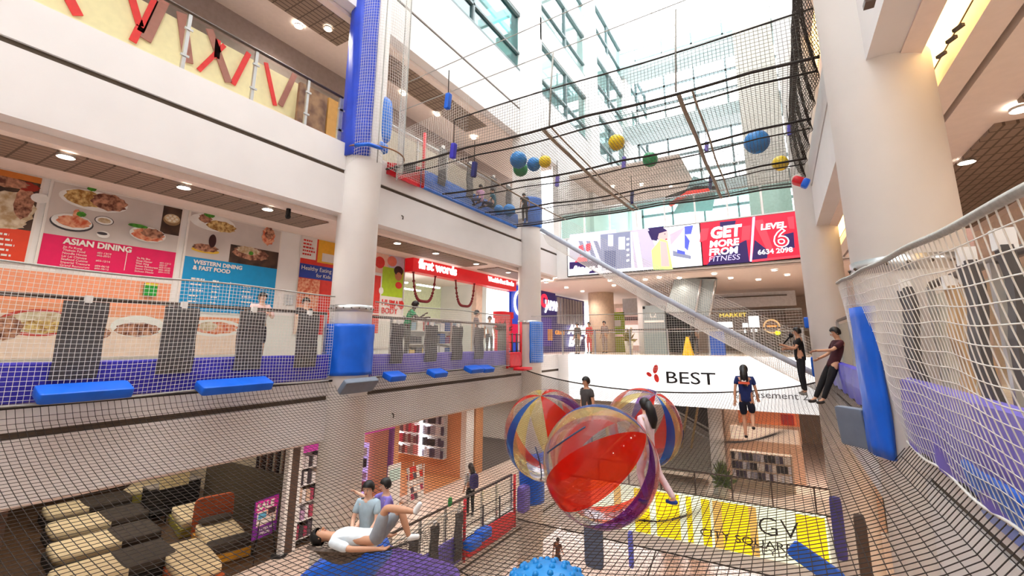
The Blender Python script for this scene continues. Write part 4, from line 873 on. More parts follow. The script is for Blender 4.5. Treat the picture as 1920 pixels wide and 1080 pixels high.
# children's posters either side of the pillar
b = board('colourful collage poster left of the near pillar reading Healthy Eating for Kids', 7.6, 9.0, .2, 3.0, 'collage_poster')
p = Pr(-11.565); p.rect(7.62, 8.98, .22, 2.98, M('print_red', (216, 50, 40), .5)).rect(7.62, 8.1, 2.35, 2.98, W_).rect(8.15, 8.98, 2.3, 2.98, M('print_gold', (236, 176, 50), .5)).rect(8.3, 8.7, 2.35, 2.6, W_).rect(7.62, 8.98, 1.8, 2.2, M('print_blue', (34, 62, 160), .5)).rect(8.7, 8.98, 1.8, 2.2, M('print_black', (30, 24, 24), .5)).rect(7.62, 8.3, .9, 1.78, food_r).rect(8.35, 8.95, .3, 1.7, M('print_red')).rect(7.62, 8.3, .22, .88, M('print_cream'))
p.m.build('print', b); txt('Healthy Eating', .17, (-11.545, 7.66, 2.03), (0, 1, 0), (0, 0, 1), W_, b, 'heading', .002); txt('for Kids', .15, (-11.545, 8.15, 1.86), (0, 1, 0), (0, 0, 1), W_, b, 'heading', .002)
rows(b, 7.66, 2.85, 5, .4, .1, .05, m_=M('print_red'))
b = board('red and white HUMAN BODY collage poster left of the bookshop entrance', 9.05, 11.65, -.2, 3.0, 'collage_poster')
p = Pr(-11.565); p.rect(9.07, 11.63, -.18, 2.98, W_).rect(9.07, 10.6, .95, 2.2, M('print_red')).rect(9.07, 10.9, 2.3, 2.98, M('print_peach', (236, 190, 170), .5)).rect(10.65, 11.63, 1.55, 2.55, M('print_lime', (170, 200, 30), .5)).rect(10.9, 11.63, 2.55, 2.98, M('print_lilac', (200, 190, 210), .5)).rect(9.07, 10.6, .3, .9, M('print_coral', (236, 110, 96), .5))
for (x, y, ry, rz, mt) in ((712, 492, .22, .2, M('print_red')), (735, 490, .22, .18, M('print_peach2', (226, 120, 100), .5)), (747, 516, .18, .2, M('print_skin', (190, 120, 80), .5)), (747, 508, .22, .17, M('print_hair', (50, 26, 20), .5)), (747, 535, .16, .12, M('print_red')), (735, 572, .12, .15, M('print_red')), (752, 572, .12, .15, M('print_red')), (714, 545, .1, .12, W_)): p.elp(x, y, ry, rz, mt)
q = p.px(747, 516); p.el(q[0], q[1]-.02, .12, .12, M('print_skin')); p.m.build('print', b)
txt('HUMAN\nBODY', .27, (-11.545, 10.68, 1.24), (0, 1, 0), (0, 0, 1), M('print_red'), b, 'heading', .002, bold=.008); txt('Kids', .4, (-11.545, 9.5, 1.5), (0, 1, 0), (0, 0, 1), W_, b, 'heading', .002, bold=.01)
# ---- bookshop
glow = M('lit_letters', (255, 250, 250), emit=1.5, var=0)
o = thing('shop_sign', 'long red shop sign reading first words over the bookshop entrance', 'sign', (-11.5, 15, 2.5))
m = MB(); m.box(-11.6, -11.2, 11.72, 19.0, 2.5, 3.1, M('sign_red', (206, 26, 32), .35, var=.03, emit=.25)); m.build('sign_box', o)
txt('first words', .5, (-11.19, 12.0, 2.66), (0, 1, 0), (0, 0, 1), glow, o, 'lettering', .02, bold=.012); txt("World's Best Books", .3, (-11.19, 16.5, 2.72), (0, 1, 0), (0, 0, 1), glow, o, 'lettering', .015, bold=.008, squash=.92)
m = MB(); m.box(-16, -11.6, 11.6, 11.75, L2, 3, white); m.box(-16, -11.6, 19, 19.15, L2, 3, white); m.box(-16.15, -16, 11.6, 19.15, L2, 3, M('pale_lime_wall', (222, 230, 190), .7)); m.box(-11.75, -11.5, 16.05, 16.5, L2, 2.5, M('warm_wall')); struct('wall_left', m)
m = MB(); m.box(-11.62, -11.55, 17.0, 18.9, L2+.3, 2.45, M('glowing_wall_white', (240, 252, 252), emit=1.3, var=0)); single('glowing_wall', m, 'tall white wall panel given its own glow in the bookshop window by the far pillar', 'light box')  # bright white wall, its brightness put in as emission
tube_e = M('tube_light', (250, 252, 255), emit=6, var=0)
for i, (x, y) in enumerate(((-13, 12.6), (-14.5, 13), (-13, 14.6), (-14.5, 15))): m = MB(); m.box(x-.05, x+.05, y-.7, y+.7, 2.35, 2.4, tube_e); single('tube_light', m, 'white fluorescent tube in the bookshop ceiling', 'ceiling light', 'bookshop tubes')
for lab, y0, y1 in (('dark red garland hanging at the left of the bookshop entrance', 11.85, 13.05), ('thinner dark red garland hanging in the middle of the bookshop entrance', 14.3, 15.6)):
    m = MB(); P = []
    for i in range(31): u = i/30; P.append((-11.3, y0+(y1-y0)*u, 2.5-1.02*(1-(2*u-1)**4)**.8))
    for q in P: m.sphere(q, .055, .055, .055, M('garland_red', (120, 30, 36), .6, var=.3, scale=60), 6)
    m.tube(P, .03, M('garland_red'), 6); single('garland', m, lab, 'garland')
bookc = [M('book_%d' % i, c, .6) for i, c in enumerate(((220, 220, 224), (190, 60, 60), (60, 90, 150), (230, 200, 120), (90, 90, 96), (160, 190, 210), (236, 236, 230), (110, 60, 110)))]
def shelf_unit(lab, x, y0, y1, z0, nz, dz, grp, facing='x', shelf=white, dens=7, mats=None, dep=.35, name='shelf_unit', wd2=None, glab=None, ggrp=None, light=False, x1=None):
    o = thing(name, lab, 'shelf', (x, (y0+y1)/2, z0)); m = MB()
    H_ = nz*dz
    if facing == 'x': box = lambda a0, a1, b0, b1, c0, c1: (a0, a1, b0, b1, c0, c1)
    m.box(x, x+.03, y0, y1, z0, z0+H_, shelf); m.build('back_panel', o)
    for yy in (y0, y1-.03): m = MB(); m.box(x, x+dep, yy, yy+.03, z0, z0+H_+.03, tube_e if light and yy == y0 else shelf); m.build('side_panel', o)
    for i in range(nz+1): m = MB(); m.box(x, x+dep, y0, y1, z0+i*dz-.012, z0+i*dz+.012, shelf); m.build('shelf_board', o)
    r = random.Random(int(y0*31)); L_ = (y1-y0-.06)/dens
    for i in range(nz):
        for j in range(dens):
            m = MB(); wv = L_*r.uniform(.7, .95); hv = dz*r.uniform(.5, .85); ya = y0+.03+j*L_; zz = z0+i*dz+.012
            m.box(x+.06, x+dep-.03, ya, ya+wv, zz, zz+hv, r.choice((mats or bookc)))
            single('book' if 'book' in (glab or 'book') else 'goods_box', m, glab or ('book standing on the '+lab), 'book' if 'book' in (glab or 'book') else 'goods', ggrp or grp)
    return o
shelf_unit('low white bookcase in the bookshop entrance behind the man in green', -12.4, 12.3, 15.8, L2, 3, .5, 'books on the low white bookcase', dens=10)
m = MB(); m.box(-11.35, -10.95, 17.3, 18.2, L2, 1.1, redm); m.box(-11.4, -10.9, 17.25, 18.25, 1.1, 1.4, redm); single('display_stand', m, 'red display stand by the glowing wall panel behind the pair at the railing', 'stand')
m = MB(); m.cyl(-9.5, 15.1, L2, L2+1.0, .22, M('planter_grey', (110, 104, 98), .6), 16)
pt = thing('potted_plant', 'dark bushy potted plant behind the red rope gate of the middle level', 'plant', (-9.5, 15.1, L2)); m.build('pot', pt); m = MB()

leafd = M('dark_foliage', (60, 44, 34), .7, var=.4, scale=10)
for i in range(60): a = r_.uniform(0, 6.28); e = r_.uniform(.1, 1.4); L_ = r_.uniform(.25, .5); d = np.array([math.cos(a)*math.cos(e), math.sin(a)*math.cos(e), math.sin(e)]); m.tube([np.array([-9.5, 15.1, .42]), np.array([-9.5, 15.1, .42])+d*L_*.6, np.array([-9.5, 15.1, .42])+d*L_], [.01, .035, .004], leafd, 4)
m.build('leaves', pt)
# shops beyond the far pillar on the middle level
def far_shop(name, lab, y0, y1, z0, z1, mt, cat='shopfront', x=-11.6, t=.12):
    o = thing(name, lab, cat, (x, (y0+y1)/2, z0)); m = MB(); m.box(x-t, x, y0, y1, z0, z1, mt); m.build('panel', o); return o
Y = lambda px: float(atX(px, 600, -11.6)[1])
o = far_shop('shop_sign', 'blue shop sign with a white ring, tucked left of the far pillar', 19.0, 20.6, L2, 3.0, M('sign_blue', (24, 60, 168), .4, emit=.4), 'sign'); m = MB(); pts = [(-11.55, 19.95+.5*math.cos(a), 2.0+.6*math.sin(a)) for a in np.linspace(0, 2*math.pi, 30)]; m.tube(pts, .06, glow, 6); m.build('ring', o)
m = MB(); m.box(-11.6, -11.5, 19.1, 20.3, 0, .9, pink); m.build('pink_panel', o)
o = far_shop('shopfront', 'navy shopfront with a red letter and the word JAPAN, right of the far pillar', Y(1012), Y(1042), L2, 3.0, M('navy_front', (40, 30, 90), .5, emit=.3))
txt('JAPAN', .78, (-11.55, float(atX(1021, 560, -11.6)[1]), 1.86), (0, 1, 0), (0, 0, 1), glow, o, 'lettering', .02, bold=.02, squash=.85); txt('O', 1.0, (-11.55, float(atX(1013, 560, -11.6)[1]), 2.0), (0, 1, 0), (0, 0, 1), M('lit_red', (230, 30, 50), emit=1.5, var=0), o, 'red_letter', .02, bold=.04)
m = MB(); m.box(-11.55, -11.45, Y(1012), Y(1030), -.2, 1.35, M('violet_panel', (56, 30, 120), .5, emit=.3)); m.box(-11.55, -11.45, Y(1022), Y(1031), .1, .75, M('amber_panel', (200, 130, 40), emit=.6)); m.build('display_panels', o)
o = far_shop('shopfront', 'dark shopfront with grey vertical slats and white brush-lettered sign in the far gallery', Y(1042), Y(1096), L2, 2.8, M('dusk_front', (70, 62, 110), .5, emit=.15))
for i in range(9):
    a = Y(1044)+(Y(1092)-Y(1044))*i/9; m = MB(); m.box(-11.58, -11.5, a, a+(Y(1092)-Y(1044))/16, 1.1, 2.7, M('slat_grey', (178, 174, 176), .6)); m.build('slat', o)
txt('ALWAYS\nEAT', .75, (-11.4, Y(1060), .55), (0, 1, 0), (0, 0, 1), glow, o, 'lettering', .02, bold=.04, squash=1.5, shear=.3)
txt('GRAM', .35, (-11.4, Y(1035), .45), (0, 1, 0), (0, 0, 1), M('amber_panel'), o, 'small_lettering', .02, squash=1.3)
# far end of the middle level
m = MB(); m.box(-11.75, 14, 33.6, 33.8, L2, 2.9, M('mall_end_wall', (216, 200, 188), .6)); struct('wall_back', m)
m = MB(); m.box(3.2, 3.5, YF+.35, 34, L2, 2.9, M('peach_wall', (240, 208, 184), .6)); struct('wall_right', m)
def col_px(px, y, r, lab, mt, z0=L2, z1=2.9):
    q = atY(px, 600, y); m = MB(); m.cyl(q[0], y, z0, z1, r, mt, 32); return single('round_column', m, lab, 'pillar', None, (q[0], y, z0))
col_px(1128, 25.5, .75, 'beige column at the left of the far gallery, by the lime banner', M('beige_column', (240, 218, 190), .6))
col_px(1208, 23.6, .32, 'slim white column behind the grey level totem', white)
o = thing('level_totem', 'grey directory totem marked L2 standing in the far gallery', 'sign', tuple(atY(1226, 640, 22.2)*[1, 1, 0]+[0, 0, L2]))
a, b_ = atY(1206, 600, 22.2)[0], atY(1247, 600, 22.2)[0]; m = MB(); m.box(a, b_, 22.2, 22.45, L2, 1.78, M('totem_grey', (140, 148, 150), .5)); m.build('panel', o)
txt('L2', .34, ((a+b_)/2-.2, 22.19, 1.2), (1, 0, 0), (0, 0, 1), W_, o, 'lettering', .004); m = MB(); m.box(a+.05, b_-.05, 22.18, 22.2, .95, 1.05, W_); m.box(a, a+.12, 22.18, 22.2, 1.62, 1.74, black); m.box(b_-.15, b_-.03, 22.18, 22.2, 1.62, 1.74, black); m.build('icons', o)
q = atY(1179, 640, 20.2); o = thing('potted_plant', 'yellow-leaved plant in a tall beige pot in the far gallery', 'plant', (q[0], 20.2, L2)); m = MB(); m.cyl(q[0], 20.2, L2, L2+.62, .14, M('beige_pot', (214, 196, 178), .6), 16, .2); m.build('pot', o)
m = MB(); leafy = M('yellow_foliage', (150, 130, 70), .7, var=.4, scale=10)
for i in range(70): an = r_.uniform(0, 6.28); e = r_.uniform(.0, 1.5); L_ = r_.uniform(.3, .75); d = np.array([math.cos(an)*math.cos(e)*.6, math.sin(an)*math.cos(e)*.6, math.sin(e)]); c0 = np.array([q[0], 20.2, L2+.6]); m.tube([c0, c0+d*L_*.6, c0+d*L_], [.01, .04, .004], leafy, 4)
m.build('leaves', o)
for px, lab, mt, z1 in ((1158, 'lime green banner hanging beyond the beige column', M('lime_banner', (166, 190, 40), .5), 2.0),):
    q = atY(px, 600, 28); m = MB(); m.box(q[0]-.45, q[0]+.45, 28, 28.06, .5, 1.9, mt); m.box(q[0]-.5, q[0]-.42, 28, 28.06, 1.9, 2.6, mt); m.box(q[0]-.2, q[0]+.2, 27.98, 28, 1.0, 1.4, W_); single('banner', m, lab, 'banner', None, (q[0], 28, .5)).location[2] = .5
q = atY(1163, 640, 27); m = MB(); m.box(q[0]-.6, q[0]+.6, 27, 27.4, L2, .35, M('lime_counter', (196, 200, 90), .5)); single('counter', m, 'low lime counter under the green banner in the far gallery', 'counter')
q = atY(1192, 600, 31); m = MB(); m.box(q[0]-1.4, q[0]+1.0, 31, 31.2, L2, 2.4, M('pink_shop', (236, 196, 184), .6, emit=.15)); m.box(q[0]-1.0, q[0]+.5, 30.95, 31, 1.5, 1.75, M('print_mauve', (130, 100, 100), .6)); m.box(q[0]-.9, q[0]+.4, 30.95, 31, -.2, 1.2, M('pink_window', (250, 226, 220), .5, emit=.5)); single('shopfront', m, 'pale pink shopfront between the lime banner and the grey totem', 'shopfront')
o = thing('shopfront', 'grey shopfront with yellow market lettering and a round orange logo in the far gallery', 'shopfront', tuple(atY(1410, 640, 32)*[1, 1, 0]+[0, 0, L2]))
x0, x1 = atY(1346, 600, 32)[0], atY(1475, 600, 32)[0]; m = MB(); m.box(x0, x1, 32, 32.3, L2, 2.1, M('taupe_front', (150, 140, 134), .6)); m.build('wall_panel', o)
txt('MARKET', .34, (x0+.1, 31.95, 1.62), (1, 0, 0), (0, 0, 1), M('lit_yellow', (236, 206, 60), emit=.9, var=0), o, 'lettering', .02, squash=1.25)
m = MB(); lw_ = M('lit_window', (250, 252, 255), emit=1.4, var=0)
for (xa, ya, xb, yb) in ((1403, 593, 1425, 616), (1344, 604, 1374, 618), (1392, 606, 1403, 616), (1408, 617, 1412, 622), (1415, 617, 1420, 622), (1395, 618, 1399, 624)):
    p0, p1 = atY(xa, ya, 31.95), atY(xb, yb, 31.95); m.quad((p0[0], 31.97, p1[2]), (p1[0], 31.97, p1[2]), (p1[0], 31.97, p0[2]), (p0[0], 31.97, p0[2]), lw_)
m.build('lit_windows', o)
q = atY(1447, 612, 31.9); m = MB(); pts = [(q[0]+.42*math.cos(a), 31.92, q[2]+.4*math.sin(a)) for a in np.linspace(0, 2*math.pi, 30)]; m.tube(pts, .05, M('lit_orange', (240, 190, 120), emit=.6, var=0), 6); m.box(q[0]-.26, q[0]+.26, 31.9, 31.95, q[2]-.06, q[2]+.06, M('lit_orange2', (236, 150, 40), emit=.9, var=0)); m.sphere(tuple(atY(1458, 624, 31.9)), .16, .05, .14, M('lit_lemon', (236, 226, 30), emit=1, var=0), 8); m.build('round_logo', o)
m = MB(); m.box(-3.5, .9, 28, 28.3, 1.95, 2.75, M('white_bulkhead', (226, 228, 232), .6)); m.box(-8.6, -4.9, 28, 28.3, 1.7, 2.75, M('white_bulkhead')); struct('trim_30', m)
m = MB(); m.box(-3.2, .5, 27.9, 28, 2.5, 2.54, dark); struct('trim_31', m)
# escalator up from the middle level
es = thing('escalator', 'grey boxed escalator rising through the ceiling of the far gallery', 'escalator', (-3.6, 21.5, L2))
clad = M('escalator_cladding', (148, 156, 156), .4, .3, var=.08)
def P2(px, py, y): q = atY(px, py, y); return tuple(q)
m = MB(); m.hexa([P2(1248, 583, 21.5), P2(1328, 592, 21.5), P2(1330, 600, 24), P2(1252, 595, 24)], [P2(1265, 521, 21.5), P2(1345, 523, 21.5), P2(1346, 527, 24.5), P2(1268, 525, 24.5)], clad); m.build('truss', es)
m = MB(); m.tube([P2(1303, 590, 21.45), P2(1315, 525, 21.45)], .05, steel, 6); m.tube([P2(1330, 592, 21.45), P2(1342, 525, 21.45)], .05, steel, 6); m.build('joint_strip', es)
m = MB(); m.hexa([P2(1247, 577, 22.6), P2(1300, 578, 22.6), P2(1300, 578, 24.6), P2(1247, 577, 24.6)], [P2(1247, 660, 22.6), P2(1300, 662, 22.6), P2(1300, 662, 24.6), P2(1247, 660, 24.6)], M('escalator_dark', (30, 28, 30), .6)); m.build('step_well', es)
for px in (1246, 1300): m = MB(); m.tube([P2(px, 662, 22.4), P2(px, 600, 22.4), P2(px+14, 580, 23), P2(px+30, 530, 26)], .06, black, 8); m.build('handrail', es)
q = atY(1290, 655, 21.3); o = thing('floor_sign', 'yellow A-frame warning sign on the far gallery floor', 'sign', (q[0], 21.3, L2)); m = MB(); yl = M('sign_yellow', (240, 190, 30), .5)
m.hexa([(q[0]-.22, 21.1, L2), (q[0]+.2, 21.1, L2), (q[0]+.2, 21.13, L2), (q[0]-.22, 21.13, L2)], [(q[0]-.06, 21.28, L2+.8), (q[0]+.06, 21.28, L2+.8), (q[0]+.06, 21.3, L2+.8), (q[0]-.06, 21.3, L2+.8)], yl); m.build('front_leaf', o)
m = MB(); m.hexa([(q[0]-.2, 21.47, L2), (q[0]+.22, 21.47, L2), (q[0]+.22, 21.5, L2), (q[0]-.2, 21.5, L2)], [(q[0]-.06, 21.3, L2+.8), (q[0]+.06, 21.3, L2+.8), (q[0]+.06, 21.32, L2+.8), (q[0]-.06, 21.32, L2+.8)], yl); m.build('rear_leaf', o)
q = atY(1345, 650, 22.5); m = MB(); m.box(q[0]-.35, q[0]+.3, 22.5, 22.9, L2, L2+1.05, M('blue_bin', (60, 100, 200), .5)); single('recycling_bin', m, 'blue bin standing right of the yellow floor sign', 'bin')
railing_x = thing('glass_railing', 'glass railing with dark handrail along the far middle gallery above the BEST sign', 'railing', (-4, YF, L2), 'far gallery railings')
m = MB(); m.tube([(-9, YF+.1, L2+1.1), (1, YF+.1, L2+1.1)], .03, hand, 8); m.tube([(-9, YF+.1, L2+1.0), (1, YF+.1, L2+1.0)], .015, steel, 8); m.build('handrail', railing_x)
for i, x in enumerate(np.arange(-8.9, .9, 1.6)):
    m = MB(); m.box(x+.04, x+1.55, YF+.1, YF+.115, L2+.05, L2+.98, glass); m.build('glass_panel', railing_x); m = MB(); m.box(x-.03, x+.03, YF+.07, YF+.13, L2, L2+1.1, steel); m.build('post', railing_x)
railing_x = thing('glass_railing', 'pale glass railing of the upper level right above the big screen', 'railing', (-4, YF, L3), 'far gallery railings')
m = MB(); m.tube([(-9, YF+.1, L3+1.25), (1, YF+.1, L3+1.25)], .03, steel, 8); m.build('handrail', railing_x)
for i, x in enumerate(np.arange(-8.9, .9, 1.25)):
    m = MB(); m.box(x+.04, x+1.2, YF+.1, YF+.115, L3+.02, L3+1.2, glassmat('aqua_glass', (214, 236, 234), .3)); m.build('glass_panel', railing_x); m = MB(); m.box(x-.03, x+.03, YF+.05, YF+.1, L3, L3+1.2, white); m.build('post', railing_x)
# upper far: escalator with red side, L3
es2 = thing('escalator', 'escalator with red and glass sides beyond the upper glass railing', 'escalator', (-3.2, 23, L3))
m = MB(); m.hexa([P2(1262, 400, 22.5), P2(1336, 395, 22.5), P2(1336, 395, 24), P2(1262, 400, 24)], [P2(1300, 330, 22.5), P2(1345, 345, 22.5), P2(1345, 345, 24), P2(1300, 330, 24)], M('aqua_clad', (150, 186, 186), .4)); m.build('truss', es2)
m = MB(); m.tube([P2(1255, 385, 22.3), P2(1290, 362, 22.3), P2(1330, 357, 22.3)], .12, M('lit_red2', (236, 60, 50), emit=.5), 8); m.build('red_side', es2); m = MB(); m.tube([P2(1248, 372, 22.3), P2(1305, 352, 22.3), P2(1345, 352, 22.3)], .1, black, 8); m.build('handrail', es2)
# big screen
sc_ = thing('led_screen', 'wide LED screen with a gym advert, red GET MORE FROM FITNESS panels at the right', 'screen', (-3.7, YF, 3.07))
e = lambda n, c, k_=.95, **kw: M(n, c, .5, emit=k_*.58, var=0, **kw)
m = MB(); m.box(-8.5, .98, YF-.12, YF, 3.05, 4.87, black); m.build('frame', sc_)
class PrY:
    def __init__(s, y): s.m = MB(); s.y = y; s.k = 0
    def poly(s, pts, mt): s.k += 1; y = s.y-.0015*s.k; s.m.add([(p[0], y, p[1]) for p in pts], [tuple(range(len(pts)))], mt); return s
    def rect(s, x0, x1, z0, z1, mt): return s.poly([(x0, z0), (x1, z0), (x1, z1), (x0, z1)], mt)
    def el(s, x, z, rx, rz, mt, n=24): return s.poly([(x+rx*math.cos(2*math.pi*i/n), z+rz*math.sin(2*math.pi*i/n)) for i in range(n)], mt)
    def pp(s, pts, mt): q = [atY(a, b, s.y) for a, b in pts]; return s.poly([(c[0], c[2]) for c in q], mt)
    def ep(s, a, b, rx, rz, mt): q = atY(a, b, s.y); return s.el(q[0], q[2], rx, rz, mt)
p = PrY(YF-.125)
lav = e('screen_lavender', (206, 204, 226), .8); swh = e('screen_white', (244, 244, 250), 1.0); sred = e('screen_red', (214, 30, 56)); sred2 = e('screen_red_bright', (244, 62, 78)); snav = e('screen_navy', (44, 26, 80), .9); sgry = e('screen_grey', (130, 134, 160), .8); ssk = e('screen_skin', (214, 170, 168)); slime = e('screen_lime', (190, 226, 130)); sblue = e('screen_blue', (80, 90, 200)); swht = e('screen_letters', (252, 252, 255), 1.25)
p.rect(-8.46, -2.5, 3.08, 4.85, swh)
p.pp([(1068, 440), (1068, 500), (1115, 500), (1160, 497), (1155, 430)], lav)
for i in range(4): p.pp([(1085+i*14, 452), (1092+i*14, 452), (1105+i*15, 490), (1098+i*15, 492)], sgry)
p.pp([(1126, 440), (1182, 434), (1184, 502), (1128, 507)], sgry).pp([(1133, 470), (1155, 470), (1155, 500), (1133, 502)], e('screen_slate', (92, 98, 130), .8)).pp([(1140, 440), (1150, 440), (1150, 462), (1140, 462)], lav).pp([(1160, 445), (1172, 444), (1172, 468), (1160, 468)], swh)
for i in range(5): p.pp([(1175, 447+i*10), (1180, 446+i*10), (1180, 450+i*10), (1175, 451+i*10)], swh)
p.pp([(1068, 515), (1068, 500), (1120, 493), (1120, 513)], swh).pp([(1104, 513), (1108, 505), (1122, 511)], snav).pp([(1068, 505), (1068, 492), (1126, 489), (1126, 502)], snav)
p.pp([(1085, 462), (1093, 459), (1096, 478), (1088, 480)], sred2).pp([(1099, 458), (1108, 456), (1108, 468), (1103, 472), (1099, 470)], sred2).pp([(1078, 492), (1085, 482), (1100, 484), (1102, 490)], sred2)
p.pp([(1184, 433), (1215, 429), (1245, 500), (1190, 503)], e('screen_mauve', (186, 176, 196), .85)).pp([(1186, 436), (1196, 436), (1206, 502), (1196, 502)], swh)
p.pp([(1215, 428), (1245, 424), (1238, 450), (1228, 448)], snav)      # hair
p.ep(1243, 441, .23, .3, ssk).pp([(1215, 434), (1226, 428), (1243, 427), (1252, 433), (1236, 438), (1232, 452), (1222, 450)], snav)
p.pp([(1239, 448), (1252, 452), (1262, 505), (1225, 506), (1222, 470)], slime).pp([(1238, 452), (1250, 455), (1256, 500), (1240, 500)], ssk).pp([(1256, 440), (1280, 428), (1286, 424), (1276, 440), (1258, 460)], e('screen_arm', (196, 170, 186), .9))
p.ep(1250, 449, .05, .025, sred).ep(1247, 439, .03, .02, snav)
p.pp([(1284, 425), (1300, 423), (1296, 440), (1290, 470), (1284, 465)], sblue).pp([(1262, 470), (1296, 480), (1296, 486), (1262, 480)], sgry).pp([(1270, 468), (1285, 472), (1285, 478), (1270, 475)], sblue).pp([(1285, 440), (1308, 438), (1306, 470)], lav)
p.rect(-2.45, .93, 3.09, 4.84, sred)
for pts in ([(1350, 417), (1380, 414), (1378, 425), (1350, 428)], [(1340, 480), (1400, 450), (1405, 492), (1325, 498)], [(1415, 450), (1440, 470), (1438, 490), (1410, 490)], [(1470, 440), (1488, 436), (1490, 465), (1466, 468)]): p.pp(pts, snav)
for pts in ([(1392, 425), (1408, 423), (1406, 450), (1390, 452)], [(1412, 415), (1430, 412), (1450, 468), (1438, 470)], [(1315, 430), (1330, 428), (1326, 450), (1312, 455)], [(1476, 408), (1488, 406), (1490, 430), (1480, 430)], [(1410, 488), (1500, 478), (1500, 483), (1410, 492)]): p.pp(pts, sred2)
p.pp([(1411, 408), (1416, 407), (1410, 491), (1406, 491)], e('screen_lilac', (200, 190, 240), 1.1))
p.m.build('picture', sc_)
def ytxt(s, size, px, py, y, mt, par, nm, **kw): q = atY(px, py, y); return txt(s, size, (q[0], y, q[2]), (1, 0, 0), (0, 0, 1), mt, par, nm, .004, **kw)
yv = YF-.19
ytxt('GET', .62, 1332, 447, yv, swht, sc_, 'lettering', bold=.03, squash=.98, shear=.12); ytxt('MORE', .37, 1330, 464, yv, swht, sc_, 'lettering', bold=.014, squash=1.08, shear=.12); ytxt('FROM', .37, 1329, 479, yv, swht, sc_, 'lettering', bold=.014, squash=1.08, shear=.12); ytxt('FITNESS', .3, 1328, 491, yv, e('screen_outline', (200, 190, 235), 1), sc_, 'lettering', squash=1.1, shear=.2)
ytxt('LEVEL', .31, 1426, 431, yv, swht, sc_, 'lettering', bold=.012, shear=.12, squash=1.08); ytxt('6', .95, 1451, 463, yv, swht, sc_, 'numeral', bold=.035, squash=1.1); ytxt('6', .95, 1451, 463, yv-.012, sred, sc_, 'numeral_core', bold=-.005, squash=1.1); ytxt('6634 2098', .26, 1421, 477.5, yv, e('screen_silver', (200, 196, 204), 1), sc_, 'lettering', bold=.01, squash=1.05)
ytxt('fitness fi..', .42, 1076, 510, yv, swht, sc_, 'lettering', bold=.012)
# BEST sign board
bs = thing('sign_board', 'long glowing white sign board reading BEST, Basement 2', 'sign', (-4, YF, -2.45)); m = MB(); m.box(-8.52, 1.05, YF-.14, YF, -2.48, -.53, e('board_white', (252, 252, 252), 1.25)); m.build('panel', bs)
blk = M('letter_black', (36, 34, 36), .5); lr = M('logo_red', (226, 50, 44), .5)
ytxt('BEST', .66, 1247, 718, YF-.16, blk, bs, 'lettering', squash=1.38, bold=.004)
p = PrY(YF-.15); p.poly([(-4.62+.19*math.cos(a)*(1+.3*math.sin(a)), -1.22+.26*math.sin(a)) for a in np.linspace(0, 2*math.pi, 20)[:-1]], lr) if False else None
for (a, b, rx, rz, an) in ((1229, 692, .1, .19, -.3), (1231, 709, .1, .17, .2), (1217, 702, .08, .12, 1.0)):
    q = atY(a, b, YF-.15); p.poly([(q[0]+rx*math.cos(t)*math.cos(an)-rz*math.sin(t)*math.sin(an), q[2]+rx*math.cos(t)*math.sin(an)+rz*math.sin(t)*math.cos(an)) for t in np.linspace(0, 2*math.pi, 20)[:-1]], lr)
p.m.build('logo', bs)
ytxt('@ Basement 2', .34, 1374, 743, YF-.16, M('letter_grey', (120, 120, 124), .5), bs, 'lettering', squash=1.2)
# yellow cinema sign
gs = thing('sign_board', 'yellow and white glowing sign board reading GV CITY SQUARE at the lower far edge', 'sign', (-4, YF, -7.9)); p = PrY(YF-.13); m = MB(); m.box(-7.6, .75, YF-.12, YF, -7.4, -5.75, e('board_cream', (240, 244, 214), .85)); m.build('panel', gs)
ye = e('board_yellow', (250, 214, 20), .85); ye2 = e('board_amber', (222, 176, 90), .8)
for x0, x1, mt in ((-6.6, -6.3, ye2), (-5.75, -5.15, ye), (-4.9, -4.0, ye), (-3.75, -3.55, ye), (-2.8, -2.5, ye2), (-2.5, -1.6, ye), (-.15, .7, ye), (-3.2, -2.9, ye), (-1.6, -1.35, ye2)): p.rect(x0, x1, -7.38, -5.78, mt)
p.m.build('print', gs)
ytxt('GV', .85, 1420, 1000, YF-.16, blk, gs, 'lettering', squash=1.15, bold=-.012); ytxt('CITY SQUARE', .36, 1312, 1003, YF-.16, blk, gs, 'lettering', squash=1.35, bold=0); ytxt('CEYLON', .3, 1408, 1034, YF-.15, M('letter_grey'), gs, 'lettering', squash=1.5)
# ================================================================== LOWER LEFT SHOPS
m = MB(); m.box(-34, -13.2, -8, 11.0, L1, L1+.015, brownfl); struct('floor', m)
m = MB(); m.box(-19.8, -13.2, 11.75, 17.8, L1, L1+.012, oak); struct('floor', m)
m = MB(); m.box(-34, -13.0, 18.5, 30, L1, L1+.012, M('charcoal_floor', (92, 84, 80), .5, var=.04)); struct('floor', m)
dkw = M('dark_olive_wall', (74, 62, 44), .7); brn = M('brown_frame', (88, 66, 54), .6); cream = M('cream_fabric_wall', (214, 196, 168), .7)
m = MB(); m.box(-27, -26.8, -8, 11, L1, -2.2, dkw); struct('wall_left', m)
m = MB(); m.box(-19.3, -13.4, 9.75, 9.9, L1, L1+1.75, dkw); struct('wall_left', m)
m = MB(); m.box(-27, -13.2, 10.95, 11.1, L1, -2.2, cream); struct('wall_left', m)
